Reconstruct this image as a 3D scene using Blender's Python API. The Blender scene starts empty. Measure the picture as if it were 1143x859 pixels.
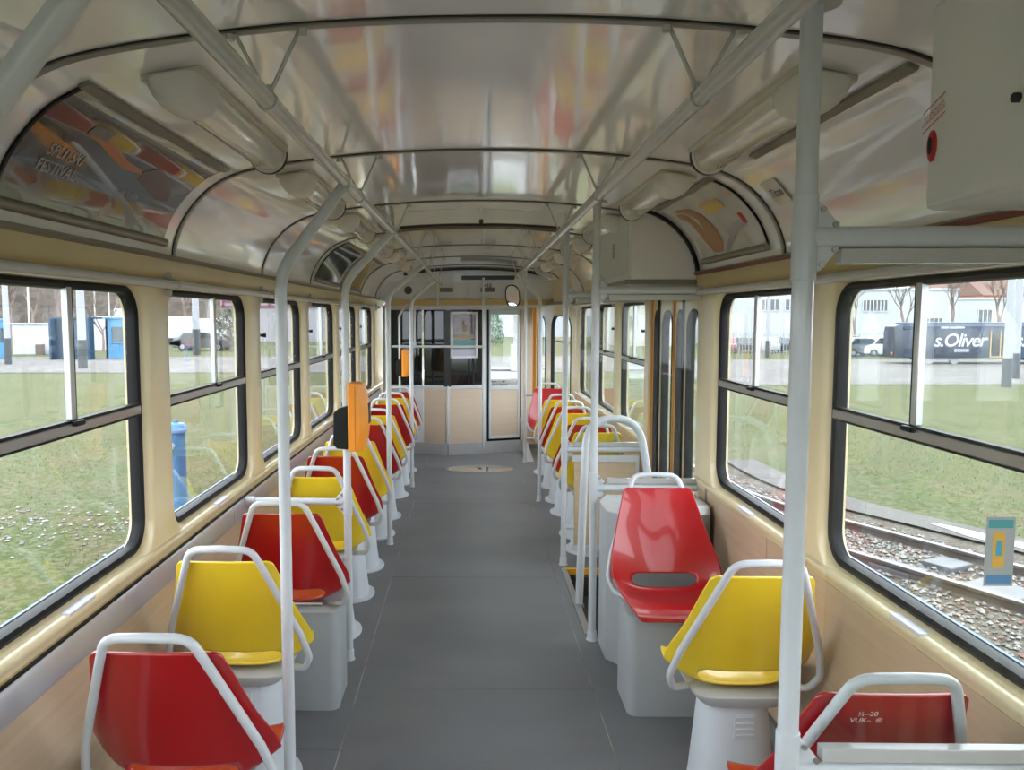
import bpy, bmesh, math, random
from mathutils import Vector, Matrix
from mathutils.geometry import delaunay_2d_cdt
random.seed(7)
scene = bpy.context.scene
COL = scene.collection
PI = math.pi

# ------------------------------------------------------------------ materials
MATS = {}
def mat(name, col, rough=.5, metal=0., coat=0., noise=0., nscale=8., col2=None, bump=0., bscale=40.,
        spec=.5, stretch=None, detail=4., emit=None):
    if name in MATS: return MATS[name]
    m = bpy.data.materials.new(name); m.use_nodes = True
    nt = m.node_tree; b = nt.nodes['Principled BSDF']
    b.inputs['Base Color'].default_value = (*col, 1)
    b.inputs['Roughness'].default_value = rough
    b.inputs['Metallic'].default_value = metal
    b.inputs['Coat Weight'].default_value = coat
    b.inputs['Coat Roughness'].default_value = .05
    b.inputs['Specular IOR Level'].default_value = spec
    tc = nt.nodes.new('ShaderNodeTexCoord'); mp = nt.nodes.new('ShaderNodeMapping')
    nt.links.new(tc.outputs['Object'], mp.inputs[0])
    if stretch: mp.inputs['Scale'].default_value = stretch
    if noise or col2:
        n = nt.nodes.new('ShaderNodeTexNoise'); n.inputs['Scale'].default_value = nscale; n.inputs['Detail'].default_value = detail
        nt.links.new(mp.outputs[0], n.inputs['Vector'])
        r = nt.nodes.new('ShaderNodeValToRGB'); r.color_ramp.elements[0].position = .32; r.color_ramp.elements[1].position = .68
        c2 = col2 if col2 else tuple(c*(1-noise) for c in col)
        r.color_ramp.elements[0].color = (*c2, 1); r.color_ramp.elements[1].color = (*col, 1)
        nt.links.new(n.outputs['Fac'], r.inputs[0]); nt.links.new(r.outputs[0], b.inputs['Base Color'])
    if bump:
        n2 = nt.nodes.new('ShaderNodeTexNoise'); n2.inputs['Scale'].default_value = bscale; n2.inputs['Detail'].default_value = 3
        nt.links.new(mp.outputs[0], n2.inputs['Vector'])
        bp = nt.nodes.new('ShaderNodeBump'); bp.inputs['Strength'].default_value = bump; bp.inputs['Distance'].default_value = .01
        nt.links.new(n2.outputs['Fac'], bp.inputs['Height']); nt.links.new(bp.outputs[0], b.inputs['Normal'])
        if coat: nt.links.new(bp.outputs[0], b.inputs['Coat Normal'])
    if emit:
        b.inputs['Emission Color'].default_value = (*emit[0], 1); b.inputs['Emission Strength'].default_value = emit[1]
    MATS[name] = m
    return m

def glass_mat(name, tint=(.9, .93, .92), ior=1.45, dirt=.0, rough=0.0, boost=0.0):
    m = bpy.data.materials.new(name); m.use_nodes = True; nt = m.node_tree
    for n in list(nt.nodes):
        if n.type != 'OUTPUT_MATERIAL': nt.nodes.remove(n)
    out = [n for n in nt.nodes if n.type == 'OUTPUT_MATERIAL'][0]
    t = nt.nodes.new('ShaderNodeBsdfTransparent'); t.inputs[0].default_value = (*tint, 1)
    g = nt.nodes.new('ShaderNodeBsdfGlossy'); g.inputs['Roughness'].default_value = rough
    g.inputs['Color'].default_value = (1, 1, 1, 1)
    f = nt.nodes.new('ShaderNodeFresnel'); ge = nt.nodes.new('ShaderNodeNewGeometry'); mr_ = nt.nodes.new('ShaderNodeMapRange'); mr_.inputs[3].default_value = ior; mr_.inputs[4].default_value = 1/ior; nt.links.new(ge.outputs['Backfacing'], mr_.inputs[0]); nt.links.new(mr_.outputs[0], f.inputs[0])
    mx = nt.nodes.new('ShaderNodeMixShader')
    ad = nt.nodes.new('ShaderNodeMath'); ad.operation = 'ADD'; ad.inputs[1].default_value = boost
    nt.links.new(f.outputs[0], ad.inputs[0]); nt.links.new(ad.outputs[0], mx.inputs[0])
    nt.links.new(t.outputs[0], mx.inputs[1]); nt.links.new(g.outputs[0], mx.inputs[2])
    last = mx
    if dirt:
        d = nt.nodes.new('ShaderNodeBsdfDiffuse'); d.inputs[0].default_value = (.75, .78, .8, 1)
        tc = nt.nodes.new('ShaderNodeTexCoord'); n = nt.nodes.new('ShaderNodeTexNoise'); n.inputs['Scale'].default_value = 3; n.inputs['Detail'].default_value = 6
        mp = nt.nodes.new('ShaderNodeMapping'); mp.inputs['Scale'].default_value = (3, 3, .6)
        nt.links.new(tc.outputs['Object'], mp.inputs[0]); nt.links.new(mp.outputs[0], n.inputs['Vector'])
        ml = nt.nodes.new('ShaderNodeMapRange'); ml.inputs[1].default_value = .4; ml.inputs[2].default_value = .8; ml.inputs[3].default_value = dirt*.3; ml.inputs[4].default_value = dirt
        nt.links.new(n.outputs['Fac'], ml.inputs[0])
        m2 = nt.nodes.new('ShaderNodeMixShader'); nt.links.new(ml.outputs[0], m2.inputs[0]); nt.links.new(mx.outputs[0], m2.inputs[1]); nt.links.new(d.outputs[0], m2.inputs[2])
        last = m2
    nt.links.new(last.outputs[0], out.inputs[0])
    MATS[name] = m
    return m

CREAM = mat('cream_paint', (.78, .67, .43), .28, noise=.06, nscale=3, coat=.4)
CREAM_SHADED = mat('cream_header_shaded', (.58, .46, .23), .35, noise=.12, nscale=5)  # wall cream for the headers, darkened in the colour for their shade
LAMI = mat('beige_laminate', (.60, .46, .32), .42, col2=(.52, .395, .27), nscale=3, stretch=(1, 1, 14), detail=6, coat=.15)
CEIL = mat('ceiling_gloss', (.88, .88, .93), .20, noise=.04, nscale=2, coat=1., bump=.07, bscale=7, stretch=(1.4, .5, 1))
CEIL.node_tree.nodes['Principled BSDF'].inputs['Coat IOR'].default_value = 2.1; CEIL.node_tree.nodes['Principled BSDF'].inputs['Coat Roughness'].default_value = .07
CEILW = mat('ceiling_white', (.84, .84, .84), .3, noise=.04, nscale=3, coat=.3)
POLE = mat('grey_white_enamel', (.60, .64, .68), .3, noise=.04, nscale=20, coat=.3)
POLED = mat('rail_enamel', (.50, .505, .50), .25, noise=.05, nscale=20, coat=.4)
PED = mat('pedestal_enamel', (.64, .68, .74), .4, noise=.05, nscale=6)
BOXG = mat('grey_sheet_metal', (.40, .43, .455), .4, noise=.07, nscale=5)
BLACK = mat('black_rubber', (.010, .010, .011), .5, spec=.2)
DARK = mat('dark_gap', (.02, .02, .02), .6)
STEEL = mat('steel_profile', (.42, .42, .43), .3, metal=.8)
BRNP = mat('brown_grey_profile', (.23, .21, .17), .45)
GBAND = mat('grey_side_duct', (.50, .50, .54), .3, metal=.25, noise=.08, nscale=4, coat=.3)
RED = mat('red_fibreglass', (.42, .003, .006), .32, coat=.55, noise=.05, nscale=9)
YEL = mat('yellow_fibreglass', (.95, .71, .03), .32, coat=.55, noise=.05, nscale=9)
ORANGE = mat('orange_plastic', (.90, .32, .02), .35)
FLOOR = mat('grey_floor_sheet', (.172, .179, .192), .5, col2=(.138, .145, .157), nscale=2.2, detail=8, bump=.15, bscale=150, stretch=(.6, 1, 1))
LITE = mat('lamp_diffuser', (.80, .79, .74), .15, coat=.8, noise=.03)
WHITE = mat('white_paint', (.72, .74, .78), .4, noise=.04)
MIRR = mat('mirror_glass', (.9, .9, .9), .03, metal=1)
GLASS = glass_mat('window_glass', (.95, .97, .965), 1.27, dirt=.008)
GLASS2 = glass_mat('screen_glass', (.965, .98, .97), 1.25, dirt=.008)
BLKGL = mat('black_glass', (.010, .012, .013), .06, spec=.45)
GREY = mat('mid_grey', (.30, .31, .32), .5)
LGREY = mat('light_grey_panel', (.66, .69, .73), .45)
PAPER = mat('white_print', (.8, .8, .78), .5)

# ------------------------------------------------------------------ mesh builder
def world_loc(o):
    v = Vector((0, 0, 0))
    while o is not None:
        v += o.location; o = o.parent
    return v

class MB:
    def __init__(s): s.v = []; s.f = []; s.mi = []
    def add(s, vs, fs, mi=0):
        k = len(s.v); s.v += [tuple(v) for v in vs]
        s.f += [tuple(i+k for i in f) for f in fs]; s.mi += [mi]*len(fs); return s
    def box(s, a, b, mi=0, M=None):
        x0, x1 = sorted((a[0], b[0])); y0, y1 = sorted((a[1], b[1])); z0, z1 = sorted((a[2], b[2]))
        vs = [Vector(p) for p in ((x0,y0,z0),(x1,y0,z0),(x1,y1,z0),(x0,y1,z0),(x0,y0,z1),(x1,y0,z1),(x1,y1,z1),(x0,y1,z1))]
        if M: vs = [M @ v for v in vs]
        return s.add(vs, [(0,3,2,1),(4,5,6,7),(0,1,5,4),(1,2,6,5),(2,3,7,6),(3,0,4,7)], mi)
    def prism(s, pts, axis, a, b, mi=0):
        """polygon pts (2d, ccw) extruded along axis from a to b"""
        def mk(p, h):
            return {'x': (h, p[0], p[1]), 'y': (p[0], h, p[1]), 'z': (p[0], p[1], h)}[axis]
        n = len(pts); vs = [mk(p, a) for p in pts]+[mk(p, b) for p in pts]
        fs = [tuple(range(n-1, -1, -1)), tuple(range(n, 2*n))]+[(i, (i+1) % n, n+(i+1) % n, n+i) for i in range(n)]
        return s.add(vs, fs, mi)
    def tube(s, path, r, n=12, closed=False, mi=0, flat=1.0, caps=True):
        P = [Vector(p) for p in path]; m = len(P)
        T = []
        for i in range(m):
            if closed: t = P[(i+1) % m]-P[i-1]
            else: t = P[min(i+1, m-1)]-P[max(i-1, 0)]
            T.append(t.normalized())
        up = Vector((0, 0, 1)) if abs(T[0].z) < .9 else Vector((1, 0, 0))
        nrm = (up-T[0]*up.dot(T[0])).normalized(); rings = []; vs = []
        for i in range(m):
            nrm = (nrm-T[i]*nrm.dot(T[i])).normalized(); bn = T[i].cross(nrm)
            rr = r[i] if isinstance(r, (list, tuple)) else r
            for k in range(n):
                a = 2*PI*k/n; vs.append(P[i]+nrm*math.cos(a)*rr*flat+bn*math.sin(a)*rr)
        fs = []
        for i in range(m if closed else m-1):
            j = (i+1) % m
            for k in range(n): fs.append((i*n+k, i*n+(k+1) % n, j*n+(k+1) % n, j*n+k))
        if not closed and caps: fs += [tuple(range(n-1, -1, -1)), tuple((m-1)*n+k for k in range(n))]
        return s.add(vs, fs, mi)
    def loft(s, rings, cap0=True, cap1=True, mi=0):
        n = len(rings[0]); vs = [p for r in rings for p in r]; fs = []
        for i in range(len(rings)-1):
            for k in range(n): fs.append((i*n+k, i*n+(k+1) % n, (i+1)*n+(k+1) % n, (i+1)*n+k))
        if cap0: fs.append(tuple(range(n-1, -1, -1)))
        if cap1: fs.append(tuple((len(rings)-1)*n+k for k in range(n)))
        return s.add(vs, fs, mi)
    def grid(s, rows, mi=0):
        n = len(rows[0]); vs = [p for r in rows for p in r]
        return s.add(vs, [(i*n+k, i*n+k+1, (i+1)*n+k+1, (i+1)*n+k) for i in range(len(rows)-1) for k in range(n-1)], mi)
    def sphere(s, c, r, n=10, sc=(1, 1, 1), mi=0):
        rings = []
        for i in range(1, n):
            a = PI*i/n
            rings.append([(c[0]+r*sc[0]*math.sin(a)*math.cos(2*PI*k/(2*n)), c[1]+r*sc[1]*math.sin(a)*math.sin(2*PI*k/(2*n)), c[2]-r*sc[2]*math.cos(a)) for k in range(2*n)])
        return s.loft(rings, mi=mi)
    def build(s, name, m, parent=None, bevel=0, smooth=35, world=True, solid=0, fixn=True, bseg=2):
        me = bpy.data.meshes.new(name)
        off = world_loc(parent) if (parent is not None and world) else Vector((0, 0, 0))
        me.from_pydata([tuple(Vector(v)-off) for v in s.v], [], s.f)
        ml = m if isinstance(m, (list, tuple)) else [m]
        for x in ml: me.materials.append(x)
        if len(ml) > 1: me.polygons.foreach_set('material_index', s.mi)
        if fixn:
            bm = bmesh.new(); bm.from_mesh(me); bmesh.ops.recalc_face_normals(bm, faces=bm.faces); bm.to_mesh(me); bm.free()
        if smooth:
            me.polygons.foreach_set('use_smooth', [True]*len(me.polygons))
            me.set_sharp_from_angle(angle=math.radians(smooth))
        me.update()
        o = bpy.data.objects.new(name, me); COL.objects.link(o)
        if parent is not None: o.parent = parent
        if solid:
            md = o.modifiers.new('solid', 'SOLIDIFY'); md.thickness = solid; md.offset = 0
        if bevel:
            md = o.modifiers.new('bevel', 'BEVEL'); md.width = bevel; md.segments = bseg; md.limit_method = 'ANGLE'; md.angle_limit = math.radians(40)
            md.harden_normals = False
        return o

def empty(name, loc=(0, 0, 0), rz=0.):
    o = bpy.data.objects.new(name, None); COL.objects.link(o); o.location = loc; o.rotation_euler = (0, 0, rz)
    o.empty_display_size = .05; return o
def tag(o, label, cat, group=None, kind=None):
    o['label'] = label; o['category'] = cat
    if group: o['group'] = group
    if kind: o['kind'] = kind
    return o
def struct(o, label=None):
    o['kind'] = 'structure'
    if label: o['label'] = label
    return o
def thing(name, label, cat, loc=(0, 0, 0), rz=0., group=None):
    return tag(empty(name, loc, rz), label, cat, group)
def dup(root, loc=None, rz=None, label=None, group=None):
    def cp(o, parent):
        c = o.copy(); COL.objects.link(c)
        if parent is not None: c.parent = parent
        for ch in list(o.children): cp(ch, c)
        return c
    c = cp(root, None)
    if loc is not None: c.location = loc
    if rz is not None: c.rotation_euler = (0, 0, rz)
    if label: c['label'] = label
    if group: c['group'] = group
    return c

def fillet(pts, rad, n=6):
    P = [Vector(p) for p in pts]; out = [P[0]]
    for i in range(1, len(P)-1):
        r = rad[i-1] if isinstance(rad, (list, tuple)) else rad
        a = P[i-1]-P[i]; b = P[i+1]-P[i]; la, lb = a.length, b.length
        a.normalize(); b.normalize()
        ang = a.angle(b)
        if ang > PI-.02 or r <= 0: out.append(P[i]); continue
        d = min(r/math.tan(ang/2), la*.48, lb*.48)
        p0 = P[i]+a*d; p1 = P[i]+b*d
        for k in range(n+1):
            t = k/n; out.append(p0*(1-t)**2+P[i]*2*t*(1-t)+p1*t*t)
    out.append(P[-1]); return out

def rrect(cx, cy, w, h, r, n=5):
    """rounded rectangle loop, ccw, 4*(n+1) points"""
    out = []
    for (sx, sy, a0) in ((1, 1, 0), (-1, 1, 90), (-1, -1, 180), (1, -1, 270)):
        for k in range(n+1):
            a = math.radians(a0+90*k/n)
            out.append((cx+sx*(w/2-r)+r*math.cos(a), cy+sy*(h/2-r)+r*math.sin(a)))
    return out

def text_mb(mb, s, size, place, mi=0, shear=0., spacing=1., bold=0., align='CENTER'):
    """letters as flat mesh; place(u, v) gives the point for text plane coordinates"""
    cu = bpy.data.curves.new('lettering', 'FONT'); cu.body = s; cu.size = size; cu.align_x = align; cu.align_y = 'CENTER'
    cu.shear = shear; cu.space_character = spacing; cu.offset = bold; cu.resolution_u = 3
    ob = bpy.data.objects.new('lettering', cu); COL.objects.link(ob)
    dg = bpy.context.evaluated_depsgraph_get(); me = ob.evaluated_get(dg).to_mesh()
    mb.add([place(v.co.x, v.co.y) for v in me.vertices], [tuple(p.vertices) for p in me.polygons], mi)
    ob.evaluated_get(dg).to_mesh_clear(); bpy.data.objects.remove(ob); bpy.data.curves.remove(cu)
    return mb

# ------------------------------------------------------------------ dimensions of the car
WX = 1.075                      # inner face of the side walls
Z_SILL, Z_TOP = .828, 1.676     # window opening
Y0, Y1 = -3.3, 9.55             # saloon
PR = [(0, 2.156), (.1, 2.1555), (.2, 2.153), (.35, 2.146), (.5, 2.133), (.65, 2.115), (.78, 2.093), (.86, 2.068), (.93, 2.028), (.985, 1.975), (1.025, 1.92), (1.05, 1.865), (1.062, 1.825), (1.066, 1.785)]
def catmull(P, n=4):
    out = []
    for i in range(len(P)-1):
        p0 = P[max(i-1, 0)]; p1 = P[i]; p2 = P[i+1]; p3 = P[min(i+2, len(P)-1)]
        for k in range(n):
            t = k/n
            out.append(tuple(.5*((2*p1[j])+(-p0[j]+p2[j])*t+(2*p0[j]-5*p1[j]+4*p2[j]-p3[j])*t*t+(-p0[j]+3*p1[j]-3*p2[j]+p3[j])*t**3) for j in range(2)))
    out.append(P[-1]); return out
HALF = catmull(PR, 3)
ARC = [0.]
for i in range(1, len(HALF)): ARC.append(ARC[-1]+math.dist(HALF[i], HALF[i-1]))
SMAX = ARC[-1]
def cove(side, s, off=0.):
    """point on the ceiling lining at arc length s from the crown; off = inward offset"""
    s = max(0, min(SMAX-1e-6, s)); i = 0
    while ARC[i+1] < s: i += 1
    t = (s-ARC[i])/(ARC[i+1]-ARC[i]); a, b = HALF[i], HALF[i+1]
    x = a[0]+(b[0]-a[0])*t; z = a[1]+(b[1]-a[1])*t
    dx, dz = b[0]-a[0], b[1]-a[1]; L = math.hypot(dx, dz); nx, nz = dz/L, -dx/L
    return (side*(x+nx*off), z+nz*off)
def s_of_x(x):
    for i in range(len(HALF)-1):
        if HALF[i+1][0] >= x: return ARC[i]+(ARC[i+1]-ARC[i])*(x-HALF[i][0])/(HALF[i+1][0]-HALF[i][0])
    return SMAX
def s_of_z(z):
    for i in range(len(HALF)-1):
        if HALF[i+1][1] <= z: return ARC[i]+(ARC[i+1]-ARC[i])*(HALF[i][1]-z)/(HALF[i][1]-HALF[i+1][1])
    return SMAX

# ------------------------------------------------------------------ shell: floor
WELL_Y = (3.90, 4.93); WELL_X = .585
WELLN_Y = (.15, 1.30)
mb = MB()
SEAM = .50
def floor_rect(x0, x1, y0, y1): mb.box((x0, y0, -.05), (x1, y1, 0))
g = .0015
ys_c = [Y0, -1.8, .2, 1.8, 3.303, 4.772, 6.72, 8.3, 9.6]
for i in range(len(ys_c)-1): floor_rect(-SEAM+g, SEAM-g, ys_c[i]+g, ys_c[i+1]-g)
ys_l = [Y0, -.5, 2.81, 5.6, 8.2, 9.6]
for i in range(len(ys_l)-1): floor_rect(-1.12, -SEAM-g, ys_l[i]+g, ys_l[i+1]-g)
floor_rect(SEAM+g, 1.12, Y0, WELLN_Y[0]); floor_rect(SEAM+g, 1.12, WELLN_Y[1], WELL_Y[0]); floor_rect(SEAM+g, 1.12, WELL_Y[1], 9.6)
floor_rect(SEAM+g, WELL_X, WELL_Y[0], WELL_Y[1]); floor_rect(SEAM+g, WELL_X, WELLN_Y[0], WELLN_Y[1])
struct(mb.build('floor', FLOOR, bevel=.0008), 'grey floor covering of the tram laid in long seamed sheets')
# seam strips with the paler dust line
mb = MB()
for x in (-SEAM, SEAM): mb.box((x-.002, Y0, -.01), (x+.002, 9.5, .0006))
struct(mb.build('trim_1', mat('seam_dust', (.42, .40, .36), .7, col2=(.10, .10, .10), nscale=3)), 'long seams between the floor sheets')
def step_well(y, nm):
    m = MB(); m.box((WELL_X, y[0], -.36), (1.16, y[1], -.33))
    m.box((WELL_X-.02, y[0], -.33), (WELL_X, y[1], -.0505)); m.box((WELL_X, y[0]-.02, -.33), (1.1, y[0], -.0505)); m.box((WELL_X, y[1], -.33), (1.1, y[1]+.02, -.0505))
    m.box((WELL_X, y[0], -.33), (.80, y[1], -.17))
    o = struct(m.build(nm, mat('step_rubber', (.06, .062, .06), .6, noise=.2)), 'dark stepwell at the middle door')
    return o
step_well(WELL_Y, 'floor_1'); step_well(WELLN_Y, 'floor_2')
nos = MB(); nos.box((WELL_X-.035, WELL_Y[0]-.01, 0), (WELL_X, WELL_Y[1]+.01, .006)); struct(nos.build('trim_2', STEEL, bevel=.001), 'steel nosing along the stepwell')
ed = MB(); ed.box((WELL_X-.02, WELL_Y[1]-.012, -.03), (1.06, WELL_Y[1]+.012, .007)); struct(ed.build('trim_3', mat('yellow_nosing', (.85, .42, .02), .5)), 'orange yellow warning edge across the stepwell')
lid = thing('floor_hatch', 'round steel-rimmed hatch lid set in the grey floor before the cab', 'hatch', (.077, 8.28, 0))
m = MB(); m.loft([[(.077+r*math.cos(2*PI*k/48), 8.28+r*.57*math.sin(2*PI*k/48), z) for k in range(48)] for r, z in ((.36, .0), (.36, .003), (.345, .004), (.0001, .004))], cap0=False)
m.build('lid_plate', mat('polished_lid', (.50, .47, .43), .12, metal=.6), lid)
m = MB(); m.box((.057, 8.25, .004), (.097, 8.31, .007)); m.build('lid_latch', DARK, lid)

# ------------------------------------------------------------------ shell: ceiling
prof = [(-x, z) for x, z in reversed(HALF)]+HALF[1:]
mb = MB(); ysr = [Y0+i*.25 for i in range(int((9.66-Y0)/.25)+1)]+[9.66]
mb.grid([[(x, y, z) for x, z in prof] for y in ysr])
struct(mb.build('ceiling', CEIL, smooth=60), 'glossy white arched ceiling lining')
roof = MB(); roof.grid([[(x*1.09, y, z+.09) for x, z in prof] for y in (Y0-.02, 11.3)])
struct(roof.build('ceiling_1', WHITE, solid=.02), 'unseen outer roof skin added to block sky light')  # unseen shell, added as a seal against sky light
RIBS = [-2.05, -.83, .38, 1.60, 2.82, 4.03, 5.25, 6.47, 7.69, 8.9]
rb = MB(); rd = MB()
for y in RIBS:
    S = [SMAX*(-1+2*i/80) for i in range(81)]
    for mbx, w, o0, o1 in ((rb, .011, -.004, .006), (rd, .016, -.006, .0025)):
        r0 = []
        for s in S:
            sd = 1 if s >= 0 else -1
            a = cove(sd, abs(s), o0); b = cove(sd, abs(s), o1)
            r0.append([(a[0], y-w, a[1]), (b[0], y-w, b[1]), (b[0], y+w, b[1]), (a[0], y+w, a[1])])
        mbx.loft(r0)
struct(rb.build('trim_4', mat('rib_strip', (.30, .29, .27), .4, metal=.3)), 'grey cover strips arching over the ceiling joints')
struct(rd.build('trim_5', DARK), 'dark edges painted as shadow under the arched ceiling strips')  # dark edging drawn in for the black shadow beside each strip

# ------------------------------------------------------------------ shell: side walls
def window_loops(side, y0, y1, z0=Z_SILL, z1=Z_TOP, r=.095):
    cy, cz, w, h = (y0+y1)/2, (z0+z1)/2, y1-y0, z1-z0
    L = []
    for gr, dx in ((.040, 0), (.030, .003), (.014, .012), (.004, .026), (0, .045), (0, .075)):
        L.append([(side*(WX+dx), p[0], p[1]) for p in rrect(cy, cz, w+2*gr, h+2*gr, r+gr, 7)])
    return L
def project_rect(loop, cy, cz, y0, y1, z0, z1):
    out = []
    for (x, y, z) in loop:
        dy, dz = y-cy, z-cz; t = 1e9
        if dy > 1e-9: t = min(t, (y1-cy)/dy)
        if dy < -1e-9: t = min(t, (y0-cy)/dy)
        if dz > 1e-9: t = min(t, (z1-cz)/dz)
        if dz < -1e-9: t = min(t, (z0-cz)/dz)
        out.append((x, cy+dy*t, cz+dz*t))
    return out
ZB, ZT = .775, 1.705
def wall_cell(mbx, side, c0, c1, y0, y1):
    L = window_loops(side, y0, y1); cy, cz = (y0+y1)/2, (Z_SILL+Z_TOP)/2
    outer = project_rect(L[0], cy, cz, c0, c1, ZB, ZT)
    # snap the nearest points onto the corners of the cell
    for C in ((c0, ZB), (c0, ZT), (c1, ZB), (c1, ZT)):
        i = min(range(len(outer)), key=lambda k: math.dist(outer[k][1:], C)); outer[i] = (outer[i][0], *C)
    n = len(outer); rings = [outer]+L
    mbx.loft(rings, cap0=False, cap1=False)
WN = [0]
def window_unit(side, y0, y1, transom=True, mull=.06):
    WN[0] += 1
    root = empty('window_%d' % WN[0], (side*(WX+.045), (y0+y1)/2, Z_SILL)); struct(root, '%s side window between cream pillars' % ('left' if side < 0 else 'right'))
    cy, cz, w, h = (y0+y1)/2, (Z_SILL+Z_TOP)/2, y1-y0, Z_TOP-Z_SILL
    g_ = MB(); rings = []
    for gr, dx in ((.004, .024), (-.006, .020), (-.016, .028), (-.018, .040), (-.018, .060), (.004, .062)):
        rings.append([(side*(WX+dx), p[0], p[1]) for p in rrect(cy, cz, w+2*gr, h+2*gr, .095+gr, 7)])
    n = len(rings[0])
    g_.loft(rings+[rings[0]], cap0=False, cap1=False); g_.build('gasket', BLACK, root)
    l_ = MB(); a = .0175
    l_.box((side*(WX+.043), y0+a+.03, Z_SILL+a), (side*(WX+.047), y1-a-.03, Z_TOP-a)); l_.build('pane', GLASS, root, smooth=0)
    t = MB(); t.box((side*(WX-.013), cy-.08, Z_SILL-.022), (side*(WX+.016), cy+.06, Z_SILL-.012)); t.build('drain_cover', mat('lilac_plate', (.68, .70, .80), .3), root, bevel=.002)
    if transom:
        zt = 1.285
        t = MB(); t.box((side*(WX+.018), y0+.012, zt-.016), (side*(WX+.040), y1-.012, zt+.012)); t.build('transom', STEEL, root, bevel=.003)
        t = MB(); t.box((side*(WX+.020), y0+.012, zt+.012), (side*(WX+.040), y1-.012, zt+.020)); t.box((side*(WX+.020), y0+.012, zt-.022), (side*(WX+.040), y1-.012, zt-.016)); t.build('transom_seal', BLACK, root)
        ym = cy+mull
        t = MB(); t.box((side*(WX+.024), ym-.014, zt+.02), (side*(WX+.0425), ym+.010, Z_TOP-.012)); t.build('mullion', mat('alu_frame', (.55, .56, .56), .35, metal=.5), root, bevel=.002)
        t = MB(); t.box((side*(WX+.026), ym+.010, zt+.02), (side*(WX+.0425), ym+.018, Z_TOP-.012)); t.build('mullion_seal', BLACK, root)
        t = MB(); t.box((side*(WX+.004), ym-.03, zt+.004), (side*(WX+.02), ym+.02, zt+.018)); t.build('latch', BLACK, root, bevel=.003)
        t = MB(); t.tube([(side*(WX+.03), y0+.055, 1.49), (side*(WX-.004), y0+.060, 1.49)], [.006, .012], 10); t.build('sliding_knob', BLACK, root)
    return root
PL = [-3.44+1.228*k for k in range(0, 11)]           # left pillars ... 2.70, 3.93 ... 8.84
PL = [2.70+1.228*k for k in range(-5, 6)]
wl = MB(); cells = []
for i in range(len(PL)-1):
    c0 = PL[i]; c1 = PL[i+1]; wall_cell(wl, -1, c0, c1, c0+.117, c1-.117); window_unit(-1, c0+.117, c1-.117)
YL0, YL1 = PL[0], PL[-1]
wl.box((-WX-.075, YL1, 0), (-WX, 9.62, ZT)); wl.box((-WX-.075, Y0-.1, 0), (-WX, YL0, ZT))
RC = [(-3.3, -2.2, -3.2, -2.3), (-2.2, -1.05, -2.1, -1.15), (-1.05, .10, -.95, 0), (1.36, 2.592, 1.475, 2.485), (2.592, 3.80, 2.70, 3.625), (5.0, 6.04, 5.09, 5.93), (6.04, 7.12, 6.15, 7.02), (7.12, 8.32, 7.22, 8.13)]
wr = MB()
for c in RC:
    wall_cell(wr, 1, *c); window_unit(1, c[2], c[3], transom=(c[0] != 7.12), mull=(.06 if c[0] < 2 else .02))
wr.box((WX, 3.80, -.35), (WX+.075, 3.885, ZT)); wr.box((WX, 4.945, -.35), (WX+.075, 5.0, ZT)); wr.box((WX, 1.285, -.35), (WX+.075, 1.36, ZT)); wr.box((WX, .10, -.35), (WX+.075, .165, ZT))
# sill roll + header
def side_profile(mbx, side, y0, y1, pts):
    mbx.loft([[(side*x, y, z) for x, z in pts] for y in (y0, y1)])
SILL = [(WX+.02, .812), (WX-.001, .811), (WX-.011, .806), (WX-.014, .797), (WX-.008, .786), (WX-.005, .776), (WX-.002, .767), (WX+.02, .767)]
HEAD = [(WX+.07, 1.70), (WX+.001, 1.70), (WX-.016, 1.745), (WX-.02, 1.785), (WX+.07, 1.80)]
side_profile(wl, -1, Y0, 9.6, SILL); 
for a, b in ((Y0, .12), (1.34, 3.86), (4.97, 8.33)): side_profile(wr, 1, a, b, SILL)
struct(wl.build('wall_left', CREAM, smooth=50), 'cream painted left wall with rounded window openings'); struct(wr.build('wall_right', CREAM, smooth=50), 'cream painted right wall with rounded window openings')
hd = MB(); side_profile(hd, -1, Y0, 9.6, HEAD); side_profile(hd, 1, Y0, 9.6, HEAD)
struct(hd.build('trim_6', CREAM_SHADED), 'cream header band above the windows, shade put into its colour')
t = MB(); 
for sd in (-1, 1): side_profile(t, sd, Y0, 9.6, [(WX-.030, 1.783), (WX-.030, 1.793), (WX+.0, 1.80), (WX, 1.780), (WX-.018, 1.776)])
struct(t.build('trim_7', BRNP), 'dark edge profile below the ceiling lining')
t = MB(); side_profile(t, 1, 1.4, 3.84, [(WX-.033, 1.777), (WX-.035, 1.786), (WX-.028, 1.789), (WX-.02, 1.775)]); struct(t.build('trim_8', mat('dark_red_strip', (.18, .03, .03), .5)), 'dark red strip below the right ceiling edge')
# lower walls
lw = MB(); side_profile(lw, -1, Y0, 9.3, [(WX+.075, 0), (WX-.01, 0), (WX-.01, .767), (WX+.075, .767)])
struct(lw.build('wall_left_1', LAMI, bevel=0), 'beige wood laminate below the left windows')
lw = MB()
for a, b in ((Y0, .10), (1.36, 2.91), (2.914, 3.80), (5.0, 8.33)): side_profile(lw, 1, a, b, [(WX+.075, 0), (WX-.006, 0), (WX-.006, .769), (WX+.075, .769)])
struct(lw.build('wall_right_1', LAMI), 'beige wood laminate below the right windows')
gb = MB(); side_profile(gb, -1, Y0, 3.40, [(WX, .69), (WX-.024, .678), (WX-.028, .69), (WX-.027, .748), (WX-.020, .760), (WX, .763)])
side_profile(gb, -1, 3.404, 9.2, [(WX, .69), (WX-.024, .678), (WX-.028, .69), (WX-.027, .748), (WX-.020, .760), (WX, .763)])
struct(gb.build('trim_9', GBAND), 'lilac grey duct band under the left windows')
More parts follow.
